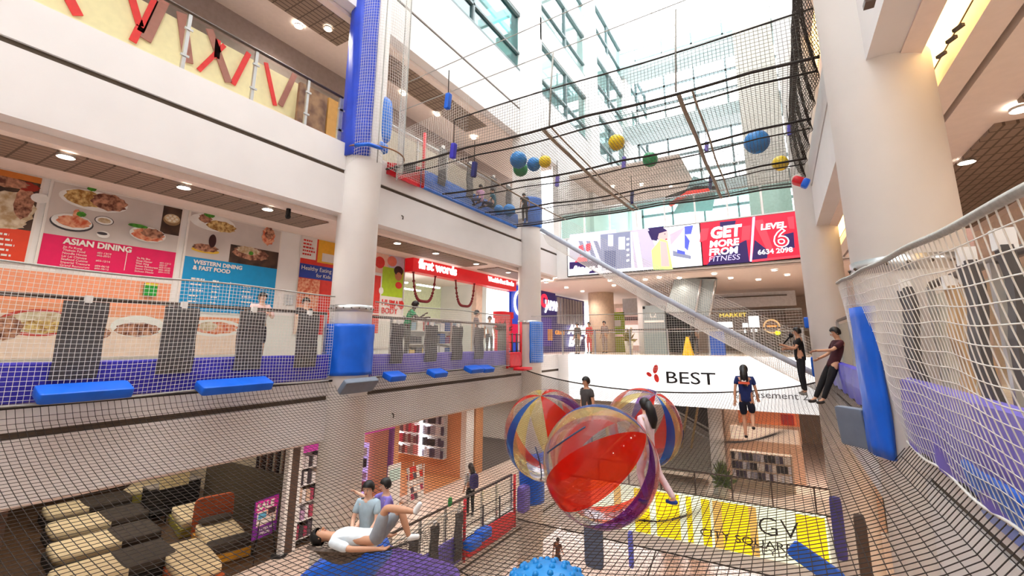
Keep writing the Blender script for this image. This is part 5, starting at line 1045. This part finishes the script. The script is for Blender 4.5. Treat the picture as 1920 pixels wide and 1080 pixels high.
# shop front frames
m = MB(); m.box(-13.35, -13.15, 2.6, 2.95, L1, -2.2, white); m.box(-13.35, -13.15, 2.95, 3.2, L1, -2.2, brn); struct('trim_40', m)
m = MB(); m.box(-13.35, -13.1, 9.0, 9.25, L1, -2.2, brn); m.box(-13.3, -13.1, 9.25, 9.35, L1, -2.2, white); m.box(-13.3, -13.1, 8.9, 9.0, L1, -2.2, white); struct('trim_41', m)
m = MB(); m.box(-13.4, -13.2, -6, 2.6, L1, -2.2, M('olive_pane', (120, 116, 84), .4)); m.box(-13.2, -13.17, -6, 2.4, -4.35, -4.15, M('pale_blue_led', (190, 220, 246), emit=.9, var=0)); m.box(-13.2, -13.16, 2.3, 2.5, L1, -3.9, M('yellow_edge', (190, 176, 60), .5)); m.box(-13.2, -13.16, 1.7, 1.75, L1, -3.9, dark); struct('wall_left', m)
matt = M('mattress_cream', (226, 206, 164), .8, var=.05, scale=3, bump=.3); dkf = M('mattress_charcoal', (66, 56, 46), .8, var=.15); bedb = M('bed_base_black', (28, 24, 22), .6); rust = M('rust_headboard', (190, 92, 50), .7); mustard = M('mustard_base', (210, 150, 40), .6)
def bed(lab, cx, cy, w, l, a, head=None, base=bedb, foot=True, top=.52, cover=.4):
    """length along local x (head at -x), width along local y"""
    o = thing('bed', lab, 'bed', (cx, cy, L1+.015), 'beds in the bedding shop'); R = rotz(a); c = np.array([cx, cy, L1+.015]); z = np.array([0, 0, 1.])
    ad = lambda x, y, zz: c+R @ np.array([x, y, 0])+z*zz
    m = MB(); m.obox(ad(0, 0, .14), l+.04, w+.04, .24, R, base); m.build('base', o)
    m = MB(); m.pillow(tuple(ad(0, 0, .38)), l, w, .26, R, matt, 5, 9); mt = m.build('mattress', o)
    if cover: m = MB(); m.pillow(tuple(ad(l*(.5-cover/2)+.01, 0, .39)), l*cover, w+.03, .275, R, dkf, 5, 9); m.build('foot_cover', o)
    if head is not None: m = MB(); m.pillow(tuple(ad(-l/2-.06, 0, .62)), .12, w+.1, 1.2, R, head, 5, 7); m.build('headboard', o)
    if foot:
        for yy in (-w/2, w/2): m = MB(); m.cyl(*ad(l/2-.1, yy, 0)[:2], L1+.015, L1+.1, .03, bedb, 8); m.build('leg', o)
    return o
def zc(px, py, h=.5): q = atZ(px, py, L1+h); return q[0], q[1]
for (x, y, a, w_, l_, lab, cov) in ((-21.9, 7.3, 1.45, 1.3, 2.2, 'bed with a dark blanket, farthest back by the brown shop frame', .6), (-19.7, 6.9, 1.45, 1.45, 2.3, 'bed with half charcoal cover, second behind the brown frame', .48), (-17.6, 6.4, 1.45, 1.5, 2.3, 'bed with half charcoal cover and dark bench, third from the back', .46), (-15.5, 5.9, 1.45, 1.5, 2.3, 'bed with half charcoal cover nearest at the bottom left', .5)):
    bed(lab, x, y, w_, l_, a, None, bedb, True, cover=cov)
R_h = 0
bed('bare cream mattress bed in front of the rust headboard', -14.2, 7.05, .95, 2.45, -.22, None, rust, False, cover=0)
bed('bed with charcoal pillow, brown runner and rust headboard', -15.15, 8.3, 1.0, 2.3, -.27, rust, mustard, True, cover=.22)
m = MB(); R = rotz(-.27); m.pillow((-15.15-.82, 8.3+.23, L1+.62), .45, .9, .17, R, dkf, 6, 3); single('pillow', m, 'long charcoal pillow at the rust headboard', 'pillow')
bed('cream bed behind the rust headboard', -17.75, 8.75, 1.0, 1.9, -.25, None, M('olive_base', (150, 140, 60), .6), False, cover=0)
x, y = zc(300, 905); bed('cream bed beyond the black cabinet at the back of the bedding shop', x, y, 1.5, 2.0, .9, None, M('olive_base'), False, cover=0)
q = atZ(322, 925, L1+.6); m = MB(); m.box(q[0]-.3, q[0]+.3, q[1]-.8, q[1]+.8, L1, L1+.95, bedb); m.box(q[0]+.3, q[0]+.31, q[1]-.3, q[1]+.2, L1+.3, L1+.8, M('navy_label', (30, 30, 50), .5)); m.box(q[0]-.33, q[0]+.33, q[1]-.83, q[1]+.83, L1+.95, L1+.99, M('grey_top', (150, 140, 130), .5)); single('cabinet', m, 'black cabinet with a pale top in the bedding shop', 'cabinet')
q = atZ(292, 960, L1+.4); m = MB(); m.box(q[0]-.25, q[0]+.25, q[1]-.25, q[1]+.25, L1+.4, L1+.46, bedb); m.box(q[0]-.28, q[0]-.22, q[1]-.25, q[1]+.25, L1+.46, L1+.9, bedb)
for a in (-.22, .22):
    for b_ in (-.22, .22): m.box(q[0]+a-.02, q[0]+a+.02, q[1]+b_-.02, q[1]+b_+.02, L1, L1+.4, bedb)
single('chair', m, 'small dark chair on the brown floor below the black cabinet', 'chair')
q = atZ(330, 885, L1+1.4); m = MB(); m.box(q[0]-.05, q[0]+.05, q[1]-.45, q[1]+.45, L1+.9, L1+1.9, M('cream_cushion', (220, 200, 150), .8, var=.2)); m.box(q[0]-.04, q[0]+.04, q[1]-.4, q[1]+.4, L1, L1+.9, bedb); single('display_board', m, 'cream patterned display board standing behind the black cabinet', 'display')
for i, (y, cl) in enumerate(((9.95, (60, 40, 34)), (10.3, (196, 170, 150)), (10.6, (120, 80, 60)))):
    m = MB(); pts = 18
    for j in range(pts): m.tube([(-17.9+j*.15, 10.85+.03*math.sin(j*2), -2.4), (-17.9+j*.15, 10.85+.05*math.sin(j*2), L1+.4)], .06, M('curtain_%d' % i, cl, .85), 6) if j % 3 == i else None
    single('curtain', m, ('dark brown', 'pale beige', 'mid brown')[i]+' drape folds on the back wall above the olive partition', 'curtain')
# SALE easel
q = atZ(490, 1050, L1); ex, ey = q[0], q[1]; o = thing('easel_sign', 'purple SALE poster on a thin black easel outside the bedding shop', 'sign', (ex, ey, L1))
ang = .15; R = rotz(ang); X_ = R @ np.array([0, 1, 0]); N_ = R @ np.array([1, 0, 0]); c = np.array([ex, ey, L1+1.12])
m = MB(); m.obox(c, .03, .78, 1.02, R, M('poster_purple', (120, 30, 150), .5)); m.build('board', o)
def eq(y0, y1, z0, z1, mt, k=1): a = c+N_*(.016+.001*k); return [tuple(a+X_*y0+[0, 0, z0]), tuple(a+X_*y1+[0, 0, z0]), tuple(a+X_*y1+[0, 0, z1]), tuple(a+X_*y0+[0, 0, z1])], mt
for nm, (a, mt) in (('magenta_panel', eq(-.37, .37, .2, .49, M('poster_magenta', (214, 40, 160), .5))), ('picture', eq(-.3, .34, -.18, .2, M('poster_peach', (236, 180, 140), .5, rgb2=(230, 220, 230), scale=6)))): m = MB(); m.quad(*a, mt); m.build(nm, o)
m = MB(); m.quad(*eq(-.26, .0, .0, .16, cyan_, 2)[0], M('poster_blue', (90, 170, 210), .5)); m.quad(*eq(.05, .3, .05, .2, 0, 2)[0], M('poster_dark', (60, 30, 40), .5)); m.quad(*eq(-.28, .3, -.14, -.03, 0, 3)[0], W_); m.build('bed_picture', o)
txt('SALE', .26, tuple(c+N_*.03-X_*.33+[0, 0, .25]), tuple(X_), (0, 0, 1), W_, o, 'lettering', .003, bold=.01); txt('LATEX BED\nSPECIAL', .1, tuple(c+N_*.03-X_*.2+[0, 0, -.32]), tuple(X_), (0, 0, 1), W_, o, 'small_lettering', .003)
for yy, xx in ((-.35, .12), (.35, .12), (0, -.4)): m = MB(); m.tube([tuple(c+X_*yy*.4-N_*.03+[0, 0, .4]), tuple(np.array([ex, ey, L1])+X_*yy+N_*xx)], .014, black, 6); m.build('leg', o)
# mic-stand like pole + black bin with leaflets
q = atZ(523, 1042, L1); o = thing('sign_stand', 'thin black pole stand on a round base right of the SALE poster', 'stand', (q[0], q[1], L1)); m = MB(); m.cyl(q[0], q[1], L1, L1+.03, .22, black, 24); m.build('base', o); m = MB(); m.cyl(q[0], q[1], L1, L1+1.55, .018, black, 8); m.build('pole', o)
q = atZ(565, 985, L1); m = MB(); m.box(q[0]-.25, q[0]+.25, q[1]-.35, q[1]+.35, L1, L1+.8, M('bin_dark', (62, 54, 52), .5)); m.sphere((q[0]+.1, q[1], L1+.8), .2, .3, .12, M('bin_dark'), 10); single('box_stand', m, 'dark box stand beside the near pillar on the lower walkway', 'box')
m = MB(); m.box(q[0]-.02, q[0]+.02, q[1]+.0, q[1]+.34, L1+.85, L1+1.4, W_); m.box(q[0]+.021, q[0]+.025, q[1]+.05, q[1]+.3, L1+1.05, L1+1.2, M('print_blue')); m.box(q[0]+.021, q[0]+.025, q[1]+.03, q[1]+.3, L1+1.25, L1+1.36, M('print_red')); single('leaflet_card', m, 'white leaflet card with blue and red print on the dark box stand', 'card')
# cosmetics shop left of pillar
mag = M('magenta_header', (196, 60, 160), .5, emit=.25)
m = MB(); m.box(-13.3, -13.1, 9.35, 10.6, -3.35, -2.95, mag); single('shop_sign', m, 'magenta header strip of the shop left of the near pillar on the lower level', 'sign')
gl_ = [M('goods_%d' % i, c, .5) for i, c in enumerate(((230, 226, 228), (190, 150, 190), (90, 80, 90), (210, 180, 160), (170, 60, 90), (60, 50, 60)))]
shelf_unit('white cosmetics rack under the magenta header left of the near pillar', -13.6, 9.4, 10.6, L1+.2, 5, .5, 'goods on the cosmetics rack', dens=8, mats=gl_, glab='small packaged goods on the cosmetics rack under the magenta header')
# pink shop right of pillar
m = MB(); m.box(-13.3, -13.1, 11.6, 13.15, -3.2, -2.75, mag); m.box(-13.3, -13.1, 13.05, 13.15, L1, -3.2, M('purple_jamb', (130, 60, 130), .5)); single('shop_sign', m, 'purple-pink header and jamb of the lit shop right of the near pillar', 'sign')
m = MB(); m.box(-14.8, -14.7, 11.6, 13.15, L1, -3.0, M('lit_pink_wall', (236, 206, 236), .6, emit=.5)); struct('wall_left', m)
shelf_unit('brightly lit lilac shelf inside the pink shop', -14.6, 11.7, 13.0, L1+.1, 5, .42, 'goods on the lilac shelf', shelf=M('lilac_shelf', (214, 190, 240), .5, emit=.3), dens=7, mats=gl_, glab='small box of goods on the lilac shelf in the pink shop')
# magazine shop
orw = M('orange_wall', (222, 160, 112), .6)
m = MB(); m.box(-19.9, -19.7, 11.2, 17.8, L1, -2.2, orw); m.box(-19.8, -13.2, 17.6, 17.8, L1, -2.2, orw); m.box(-14.7, -13.2, 13.15, 13.5, L1, -2.2, orw); m.box(-19.8, -14.6, 11.5, 11.6, L1, -2.2, orw); struct('wall_left', m)
m = MB(); m.box(-13.3, -13.0, 17.55, 18.15, L1, -2.2, white); m.box(-13.4, -13.0, 18.3, 18.9, L1, -2.2, orw); struct('trim_42', m)
yb = [M('mag_%d' % i, c, .5) for i, c in enumerate(((226, 210, 40), (230, 226, 220), (110, 60, 170), (210, 200, 60), (200, 190, 200)))]
rb = [M('magr_%d' % i, c, .5) for i, c in enumerate(((190, 40, 70), (120, 60, 70), (200, 120, 120), (150, 130, 130), (90, 50, 60)))]
db = [M('magd_%d' % i, c, .5) for i, c in enumerate(((40, 34, 50), (220, 220, 230), (70, 60, 90), (160, 160, 180), (30, 26, 34)))]
for (a, b_, mats, lab, gl2) in ((-18.9, -17.2, yb, 'lit magazine rack with yellow and purple covers, left of three', 'magazine on the yellow and purple rack'), (-17.1, -15.6, rb, 'magazine rack full of red spines, middle of three', 'magazine on the red middle rack'), (-15.5, -14.1, db, 'magazine rack with dark stationery, right of three', 'stationery pack on the dark right rack')):
    Yb = 17.55; z0 = L1+.75; o = thing('magazine_rack', lab, 'rack', ((a+b_)/2, Yb, z0)); m = MB(); m.box(a, b_, Yb-.03, Yb, z0, z0+2.5, white); m.build('back_panel', o)
    for i in range(6): m = MB(); m.box(a, b_, Yb-.3, Yb, z0+i*.5-.012, z0+i*.5+.012, white); m.build('shelf_board', o)
    m = MB(); m.box(a, a+.06, Yb-.32, Yb, z0, z0+2.5, tube_e); m.build('light_strip', o)
    for i in range(5):
        for j in range(8): m = MB(); wv = (b_-a-.1)/8; m.box(a+.08+j*wv, a+.08+j*wv+wv*r_.uniform(.75, .95), Yb-.26, Yb-.2, z0+i*.5+.012, z0+i*.5+r_.uniform(.3, .45), r_.choice(mats)); single('magazine', m, gl2, 'magazine', 'goods on '+lab.split(',')[0])
m = MB(); q = atZ(770, 900, L1+.7); rk = thing('card_rack', 'white wire card rack full of red and white cards on the oak floor', 'rack', (q[0], q[1], L1))
m.box(q[0]-.35, q[0]+.35, q[1]-.45, q[1]+.45, L1, L1+.06, W_)
for yy in (-.43, .43): m.box(q[0]-.3, q[0]-.27, q[1]+yy-.02, q[1]+yy+.02, L1, L1+1.25, W_); m.box(q[0]+.27, q[0]+.3, q[1]+yy-.02, q[1]+yy+.02, L1, L1+1.25, W_)
m.build('frame', rk)
for i in range(5):
    for j in range(5): m = MB(); mt = r_.choice((W_, gl_[4], W_, pho_g, gl_[2], M('print_red'))); m.obox((q[0]+.3-.03*i, q[1]-.36+.18*j, L1+.18+.24*i), .02, .15, .2, roty(-.3), mt); m.build('card', rk)
q = atZ(745, 1000, L1+.1); m = MB(); m.box(-12.55, -12.5, 12.35, 12.95, L1, L1+1.75, W_); m.box(-12.499, -12.49, 12.4, 12.9, L1+1.2, L1+1.6, M('panel_mint', (196, 222, 214), .5)); single('standee', m, 'tall white standee panel at the edge of the oak-floored shop', 'sign')
# curved white wall beyond with rail of tools
m = MB(); m.box(-24, -23.8, 18, 30, L1, -2.2, M('off_white_wall', (232, 224, 216), .7)); m.box(-34, -9, 30, 30.2, L1, -2.2, M('off_white_wall')); m.box(-24, -12.2, 25.5, 25.7, L1, -2.2, M('off_white_wall')); struct('wall_left', m)
# lower railing left
def lower_y(px): return float(atX(px, 930, XL)[1])
railing('glass railing along the lower left walkway, between the two left pillars', -9.2, 8.1, 15.3, L1, [9.3, 10.4, 11.5, 12.2, 13.4, 14.3], hm=hand)
railing('glass railing along the lower left walkway in front of the bedding shop', -9.2, -3, 6.8, L1, [.5, 2.6, 4.7], hm=hand)
band('edge_padding', 'violet padding band along the lower walkway edge, below the man with the backpack', -9.12, 8.1, 12.1, -6.5, -5.75, violet)
for y, lab in ((8.9, 'leftmost, behind the sitting boys'), (9.9, 'second from the left'), (10.75, 'third from the left, under the green tag'), (11.85, 'rightmost, below the backpack man')):
    strip_pad(-9.0, y, -6.35, -5.05, .34, 'charcoal pad strip on the lower walkway railing, '+lab, 'charcoal pads on the lower railing')
for px, py, lab in ((886, 1018, 'left of the touching pair'), (906, 1000, 'right of the touching pair')):
    q = atX(px, py, -8.8); m = MB(); m.pillow(tuple(q), .35, .6, .3, I3, bluepad, 5, 7); single('foam_cushion', m, 'blue cushion on the lower net edge, '+lab, 'cushion')
q = atX(844, 941, -8.95); m = MB(); m.pillow(tuple(q), .06, .16, .24, I3, M('green_tag', (40, 150, 70), .6), 5, 4); single('ribbon', m, 'small green tag tied on the lower walkway handrail', 'tag')
m = MB(); m.pillow((-8.8, 15.5, -5.65), .35, .5, .9, I3, violet, 5, 6); single('foam_block', m, 'violet padded post between the red gate and the lower blue pillar padding', 'padding')
side_net('thin net wall on the lower left walkway, left of the red gate', -8.88, 8.0, 12.0, -6.4, -4.9, step=.09, ph=2, m=net_g)
q = atD(650, 1062, 6.2); m = MB(); m.pillow(tuple(q), 1.0, .9, .5, rotz(.4) @ roty(-.5), bluepad, 5, 8); single('foam_block', m, 'deep blue foam block at the bottom edge below the boys', 'cushion')
q = atD(770, 1085, 8.5); m = MB(); m.pillow(tuple(q), 1.9, 1.6, .3, rotz(.6) @ roty(.3), M('mottled_violet', (96, 70, 150), .6, var=.5, scale=12), 6, 6); single('crash_mat', m, 'mottled violet crash mat under the nets at the bottom edge', 'mat')
q = atD(1530, 1058, 7.2); m = MB(); m.pillow(tuple(q), .85, .1, .28, roty(.62) @ rotz(.3), bluepad, 5, 8); single('foam_cushion', m, 'long blue cushion slanting across the end of the yellow sign', 'cushion')
for px, py, d, w_, h_, mt, lab in ((1412+160, 990, 8.4, .2, 1.1, M('indigo_pad2', (66, 62, 130), .6), 'slim indigo pad hanging below the net right of the yellow sign'), (1113, 1010, 12.5, .55, 1.5, M('slate_pad', (92, 104, 130), .6), 'slate blue padded post under the frontmost clear ball'), (1183, 1030, 12, .12, .9, M('periwinkle', (110, 120, 230), .6), 'slim periwinkle pad strip right of the slate padded post'), (1620, 1040, 6, .14, 1.0, M('brown_pad', (84, 66, 56), .7), 'brown pad strip below the right pillar')):
    q = atD(px, py, d); m = MB(); m.pillow(tuple(q), w_, .12, h_, I3, mt, 5, 7); single('hanging_pad', m, lab, 'padding')
# ================================================================== LOWER FAR GALLERY
lr_ = thing('glass_railing', 'glass railing with dark top along the far lower gallery above the yellow sign', 'railing', (-4, YF, L1), 'far gallery railings')
m = MB(); m.tube([(-9, YF+.08, L1+1.15), (1, YF+.08, L1+1.15)], .03, hand, 8); m.tube([(-9, YF+.08, L1+.3), (1, YF+.08, L1+.3)], .035, dark, 6); m.build('handrail', lr_)
for x in np.arange(-8.6, .9, 1.3): m = MB(); m.box(x-.025, x+.025, YF+.05, YF+.11, L1+.3, L1+1.15, hand); m.build('post', lr_); m = MB(); m.box(x+.03, x+1.27, YF+.08, YF+.09, L1+.33, L1+1.1, glass); m.build('glass_panel', lr_)
m = MB(); m.box(-34, 14, 33.6, 33.8, L1, -2.4, M('lower_end_wall', (232, 206, 184), .6)); struct('wall_back', m)
m = MB(); m.box(2.2, 2.4, YF+.35, 34, L1, -2.4, M('peach_wall')); struct('wall_right', m)
es = thing('escalator', 'black-sided escalators with glass balustrade dropping behind the right clear ball', 'escalator', (-4, 22, L1))
m = MB(); blk2 = M('escalator_black', (22, 20, 22), .5)
m.hexa([P2(1250, 800, 22), P2(1330, 815, 22), P2(1330, 815, 25), P2(1250, 800, 25)], [P2(1255, 750, 22), P2(1336, 757, 22), P2(1336, 757, 25), P2(1255, 750, 25)], blk2); m.build('well', es)
m = MB(); m.hexa([P2(1230, 880, 21.3), P2(1335, 890, 21.3), P2(1335, 890, 23), P2(1230, 880, 23)], [P2(1255, 765, 21.3), P2(1330, 812, 21.3), P2(1330, 812, 23), P2(1255, 765, 23)], M('steel_mesh', (150, 144, 138), .4, .5, var=.3, scale=30)); m.build('side_panel', es)
for (a, b_) in (((1250, 760), (1332, 806)), ((1255, 780), (1330, 824))): m = MB(); m.tube([P2(*a, 21.2), P2(*b_, 21.2)], .04, steel, 8); m.build('handrail', es)
for px in (1283, 1302): m = MB(); m.tube([P2(px+8, 752, 21.1), P2(px-6, 840, 21.1)], .05, M('brass', (180, 156, 110), .4, .5), 8); m.build('strut', es)
q = atY(1342, 800, 21); m = MB(); m.cyl(q[0], 21, L1, -2.4, .28, white, 24); m.cyl(q[0]-.02, 20.95, L1, -2.4, .285, M('teal_glass_skin', (170, 210, 214), .2), 24) if False else None; single('round_column', m, 'white column right of the lower escalators', 'pillar', None, (q[0], 21, L1))
x0, x1 = atY(1360, 800, 24)[0], atY(1500, 800, 24)[0]
o = thing('shopfront', 'peach shopfront with an orange header across from the girl in navy', 'shopfront', ((x0+x1)/2, 24, L1)); m = MB(); m.box(x0, x1, 24, 24.3, L1, -2.6, M('peach_wall')); m.build('wall_panel', o)
m = MB(); m.box(x0+.6, x1, 23.95, 24, -3.65, -3.1, M('orange_header', (230, 130, 80), .5, emit=.2)); m.box(x1-.7, x1-.2, 23.9, 23.95, -3.6, -3.15, M('print_red')); m.build('header', o)
m = MB(); m.box(x0+.2, x1-.1, 23.95, 24, -4.4, -3.8, M('lit_cream_band', (244, 226, 206), .5, emit=.3)); m.build('window_band', o)
q0, q1 = atY(1368, 840, 22.5), atY(1488, 880, 22.5)
shelf = shelf_unit.__name__
o = thing('magazine_stand', 'low stand covered with small dark and white magazines above the yellow sign', 'stand', ((q0[0]+q1[0])/2, 22.5, L1)); zt = q0[2]-.1
m = MB(); m.box(q0[0], q1[0], 22.5, 22.9, L1, zt, M('stand_beige', (206, 184, 164), .6)); m.build('body', o)
for i in range(3):
    for j in range(16):
        m = MB(); xa = q0[0]+.05+(q1[0]-q0[0]-.1)*j/16; za = zt-.36*(i+1); m.box(xa, xa+(q1[0]-q0[0])/16*.82, 22.46, 22.5, za+.04, za+.32, r_.choice(db+[W_])); m.build('magazine', o)
q = atY(1350, 830, 20.4); o = thing('potted_plant', 'green and yellow potted shrub by the far lower railing', 'plant', (q[0], 20.4, L1)); m = MB(); m.cyl(q[0], 20.4, L1, L1+.5, .2, M('beige_pot'), 16); m.build('pot', o); m = MB(); gf = M('green_foliage', (90, 110, 50), .7, var=.4, scale=10)
for i in range(90): an = r_.uniform(0, 6.28); e_ = r_.uniform(-.2, 1.5); L_ = r_.uniform(.3, .9); d = np.array([math.cos(an)*math.cos(e_)*.7, math.sin(an)*math.cos(e_)*.7, math.sin(e_)]); c0 = np.array([q[0], 20.4, L1+.6]); m.tube([c0, c0+d*L_*.6, c0+d*L_], [.01, .05, .004], gf, 4)
m.build('leaves', o)
# basement bits
def bz(px, py, h=0): return atZ(px, py, B1+h)
q = bz(890, 1050); m = MB(); m.box(-12.2, -9.6, 9.5, 14.8, B1, B1+.02, brownfl); struct('floor', m)
m = MB(); m.box(-13, -9.9, 9.6, 9.75, B1, -8.2, M('basement_frame', (40, 32, 28), .6)); m.box(-9.95, -9.85, 12, 12.2, B1, -8.2, M('basement_frame')); m.box(-9.95, -9.85, 14, 14.2, B1, -8.2, M('basement_frame')); m.box(-9.95, -9.85, 9.6, 15.3, -8.6, -8.2, M('basement_frame')); m.box(-12, -11.9, 9.6, 15, B1, -8.6, rust); m.box(-11.9, -11.8, 14, 15, -9.6, -8.7, M('sign_yellow')); single('kiosk', m, 'dark-framed basement kiosk with red and yellow panels under the lower walkway', 'kiosk')
m = MB()
for i, (px, py) in enumerate(((1260, 1010), (1310, 1030))): q = bz(px, py); m.box(q[0]-.5, q[0]+.5, q[1]-.5, q[1]+.5, B1, B1+2.4, blk2)
single('kiosk', m, 'black basement kiosk blocks below the yellow sign', 'kiosk')
# ================================================================== UPPER LEFT WALL DECOR
crm = M('cream_gloss_wall', (242, 224, 178), .4, var=.03, emit=.05)  # faint emission lifts the cream, the wall holds no lamp
m = MB(); m.box(-11.0, -10.9, -6, 7.3, L3, 7.0, crm); o = single('feature_wall', m, 'cream feature wall with red diagonal strips on the upper left gallery', 'wall panel', None, (-11, 0, L3))
def strip3(pts, w_, mt, x=-10.88):
    P = [atX(px, py, x) for px, py in pts]; m = MB()
    for a, b_ in zip(P[:-1], P[1:]):
        d = b_-a; n_ = np.array([0, -d[2], d[1]]); n_ = n_/np.linalg.norm(n_)*w_/2; m.hexa([tuple(a-n_), tuple(a+n_), tuple(a+n_+[.03, 0, 0]), tuple(a-n_+[.03, 0, 0])], [tuple(b_-n_), tuple(b_+n_), tuple(b_+n_+[.03, 0, 0]), tuple(b_-n_+[.03, 0, 0])], mt)
    q = m.build('red_strip'); q.parent = o; q.data.transform(Matrix.Translation(-o.location)); return q
rs_ = M('red_strip_paint', (236, 60, 60), .5); ms = M('mauve_strip_paint', (176, 116, 104), .5)
for pts, w_, mt in (([(125, -10), (146, 30)], .16, rs_), ([(246, -5), (262, 50), (248, 78)], .13, rs_), ([(310, -5), (272, 75)], .2, ms), ([(290, 0), (262, 60)], .12, rs_), ([(340, 25), (352, 118)], .2, ms), ([(420, 85), (372, 132)], .1, rs_), ([(392, 55), (428, 155)], .16, ms), ([(408, 75), (405, 110)], .12, rs_), ([(466, 100), (436, 158)], .12, rs_), ([(498, 118), (515, 198)], .1, rs_), ([(552, 140), (525, 198)], .14, ms)): strip3(pts, w_, mt)
y0, y1 = float(atX(560, 190, -10.6)[1]), float(atX(612, 210, -10.6)[1])
m = MB(); m.box(-10.7, -10.6, y0, y1, L3, 6.9, M('brown_photo', (110, 76, 64), .5, rgb2=(170, 130, 100), scale=3)); o = single('poster', m, 'brown photo poster at the right end of the cream wall', 'poster', None, (-10.65, y0, L3))
txt('IRUI', .3, (-10.59, y0+.2, L3+.6), (0, 1, 0), (0, 0, 1), W_, o, 'lettering', .003)
m = MB(); m.box(-10.7, -10.6, y1+.05, y1+.9, L3+.8, 6.9, M('gold_photo', (206, 150, 80), .5)); m.box(-10.7, -10.6, y1+.05, y1+.9, L3, L3+.78, M('pale_pink_card', (236, 206, 206), .5)); single('poster', m, 'gold and pale pink poster beside the blue padded pillar', 'poster')
# stock behind the coarse net on the upper gallery
for i, (y, z, w_, h_, mt) in enumerate(((9.2, 5.3, .5, .8, M('cream_card', (226, 200, 160), .6)), (9.9, 5.2, .6, .5, M('peach_card', (230, 190, 170), .6)), (9.0, 4.95, .3, .3, greenp))): m = MB(); m.box(-11, -10.9, y, y+w_, z, z+h_, mt); single('notice', m, ('tall cream', 'peach', 'small green')[i]+' card on the wall behind the red post of the upper level', 'notice', None, (-10.95, y, z))
m = MB(); m.box(-11.05, -11.0, 8.4, 15.8, L3, 7.2, M('beige_shop_wall', (206, 190, 176), .6)); struct('wall_left', m)
# sprinkler, small things
for (px, py, pl, lab) in ((735, 779, XL, 'small dark hook on the fascia above the pink shop'), (753, 408, XL, 'small dark hook on the fascia above the bookshop sign')):
    q = atX(px, py, pl); m = MB(); m.tube([q+[0, 0, .06], q+[.06, 0, .02], q+[.05, 0, -.06]], .018, dark, 6); single('hook', m, lab, 'hook')
q = atZ(541, 394, 2.95); m = MB(); m.cyl(q[0], q[1], 2.8, 2.98, .05, black, 12); m.sphere((q[0], q[1], 2.8), .06, .06, .06, black, 8); single('security_camera', m, 'small black dome camera under the ceiling grille of the middle level', 'camera')
for (px, py) in ((1765, 103), (1784, 74), (1797, 52)): q = atX(px, py, 1.6); m = MB(); m.obox(tuple(q), .03, .09, .03, rotz(.5), dark); single('ceiling_clip', m, 'small dark clip hanging under the cove light beside the big pillar', 'clip', 'clips under the right cove')
m = MB(); q = atX(1630, 5, 1.0); m.obox(tuple(q), .08, .12, .05, I3, M('bronze_clip', (90, 70, 60), .5)); single('ceiling_clip', m, 'dark bracket high on the left of the big right pillar', 'clip')
for (px, py, lab, mt) in ((1513, 605, 'small blue bottle-shaped pad above the man in black', bluepad), (1530, 688, 'blue pad between the two people in black', bluepad), (1573, 733, 'small blue pad right of the leaning person', bluepad)):
    q = atD(px, py, 12.2); m = MB(); m.pillow(tuple(q), .22 if py == 688 else .14, .12, .55 if py == 688 else .3, I3, mt, 5, 6); single('hanging_pad', m, lab, 'padding')
q = atD(1498, 340, 11); m = MB(); m.pillow(tuple(q), .3, .3, .2, roty(.5), redm, 5, 4); single('net_bundle', m, 'red bundle at the right corner of the upper net', 'bundle')
q = atD(1510, 344, 10.8); m = MB(); m.pillow(tuple(q), .16, .2, .24, roty(.5), bluepad, 5, 4); single('net_bundle', m, 'blue bundle at the right corner of the upper net', 'bundle')
m = MB(); x0 = 4.85
for i, (ya, yb_, mt, lab) in enumerate(((.5, 2.2, M('shop_pale', (236, 220, 206), .6, emit=.1), ''), )): m.box(4.8, 4.9, ya, yb_, L2, 2.4, mt)
single('shopfront', m, 'pale shop panel behind the right net wall', 'shopfront')
m = MB(); m.box(2.4, 2.5, 8.5, 13, L2, 1.6, M('mauve_hoarding', (190, 160, 156), .6)); m.box(2.35, 2.4, 9.5, 10.3, .2, 1.2, M('lilac_hoarding', (156, 130, 196), .6)); m.box(2.35, 2.4, 9.8, 10.6, -.5, .1, M('lilac_hoarding')); single('hoarding', m, 'mauve hoarding with lilac patches between the two right pillars', 'hoarding')
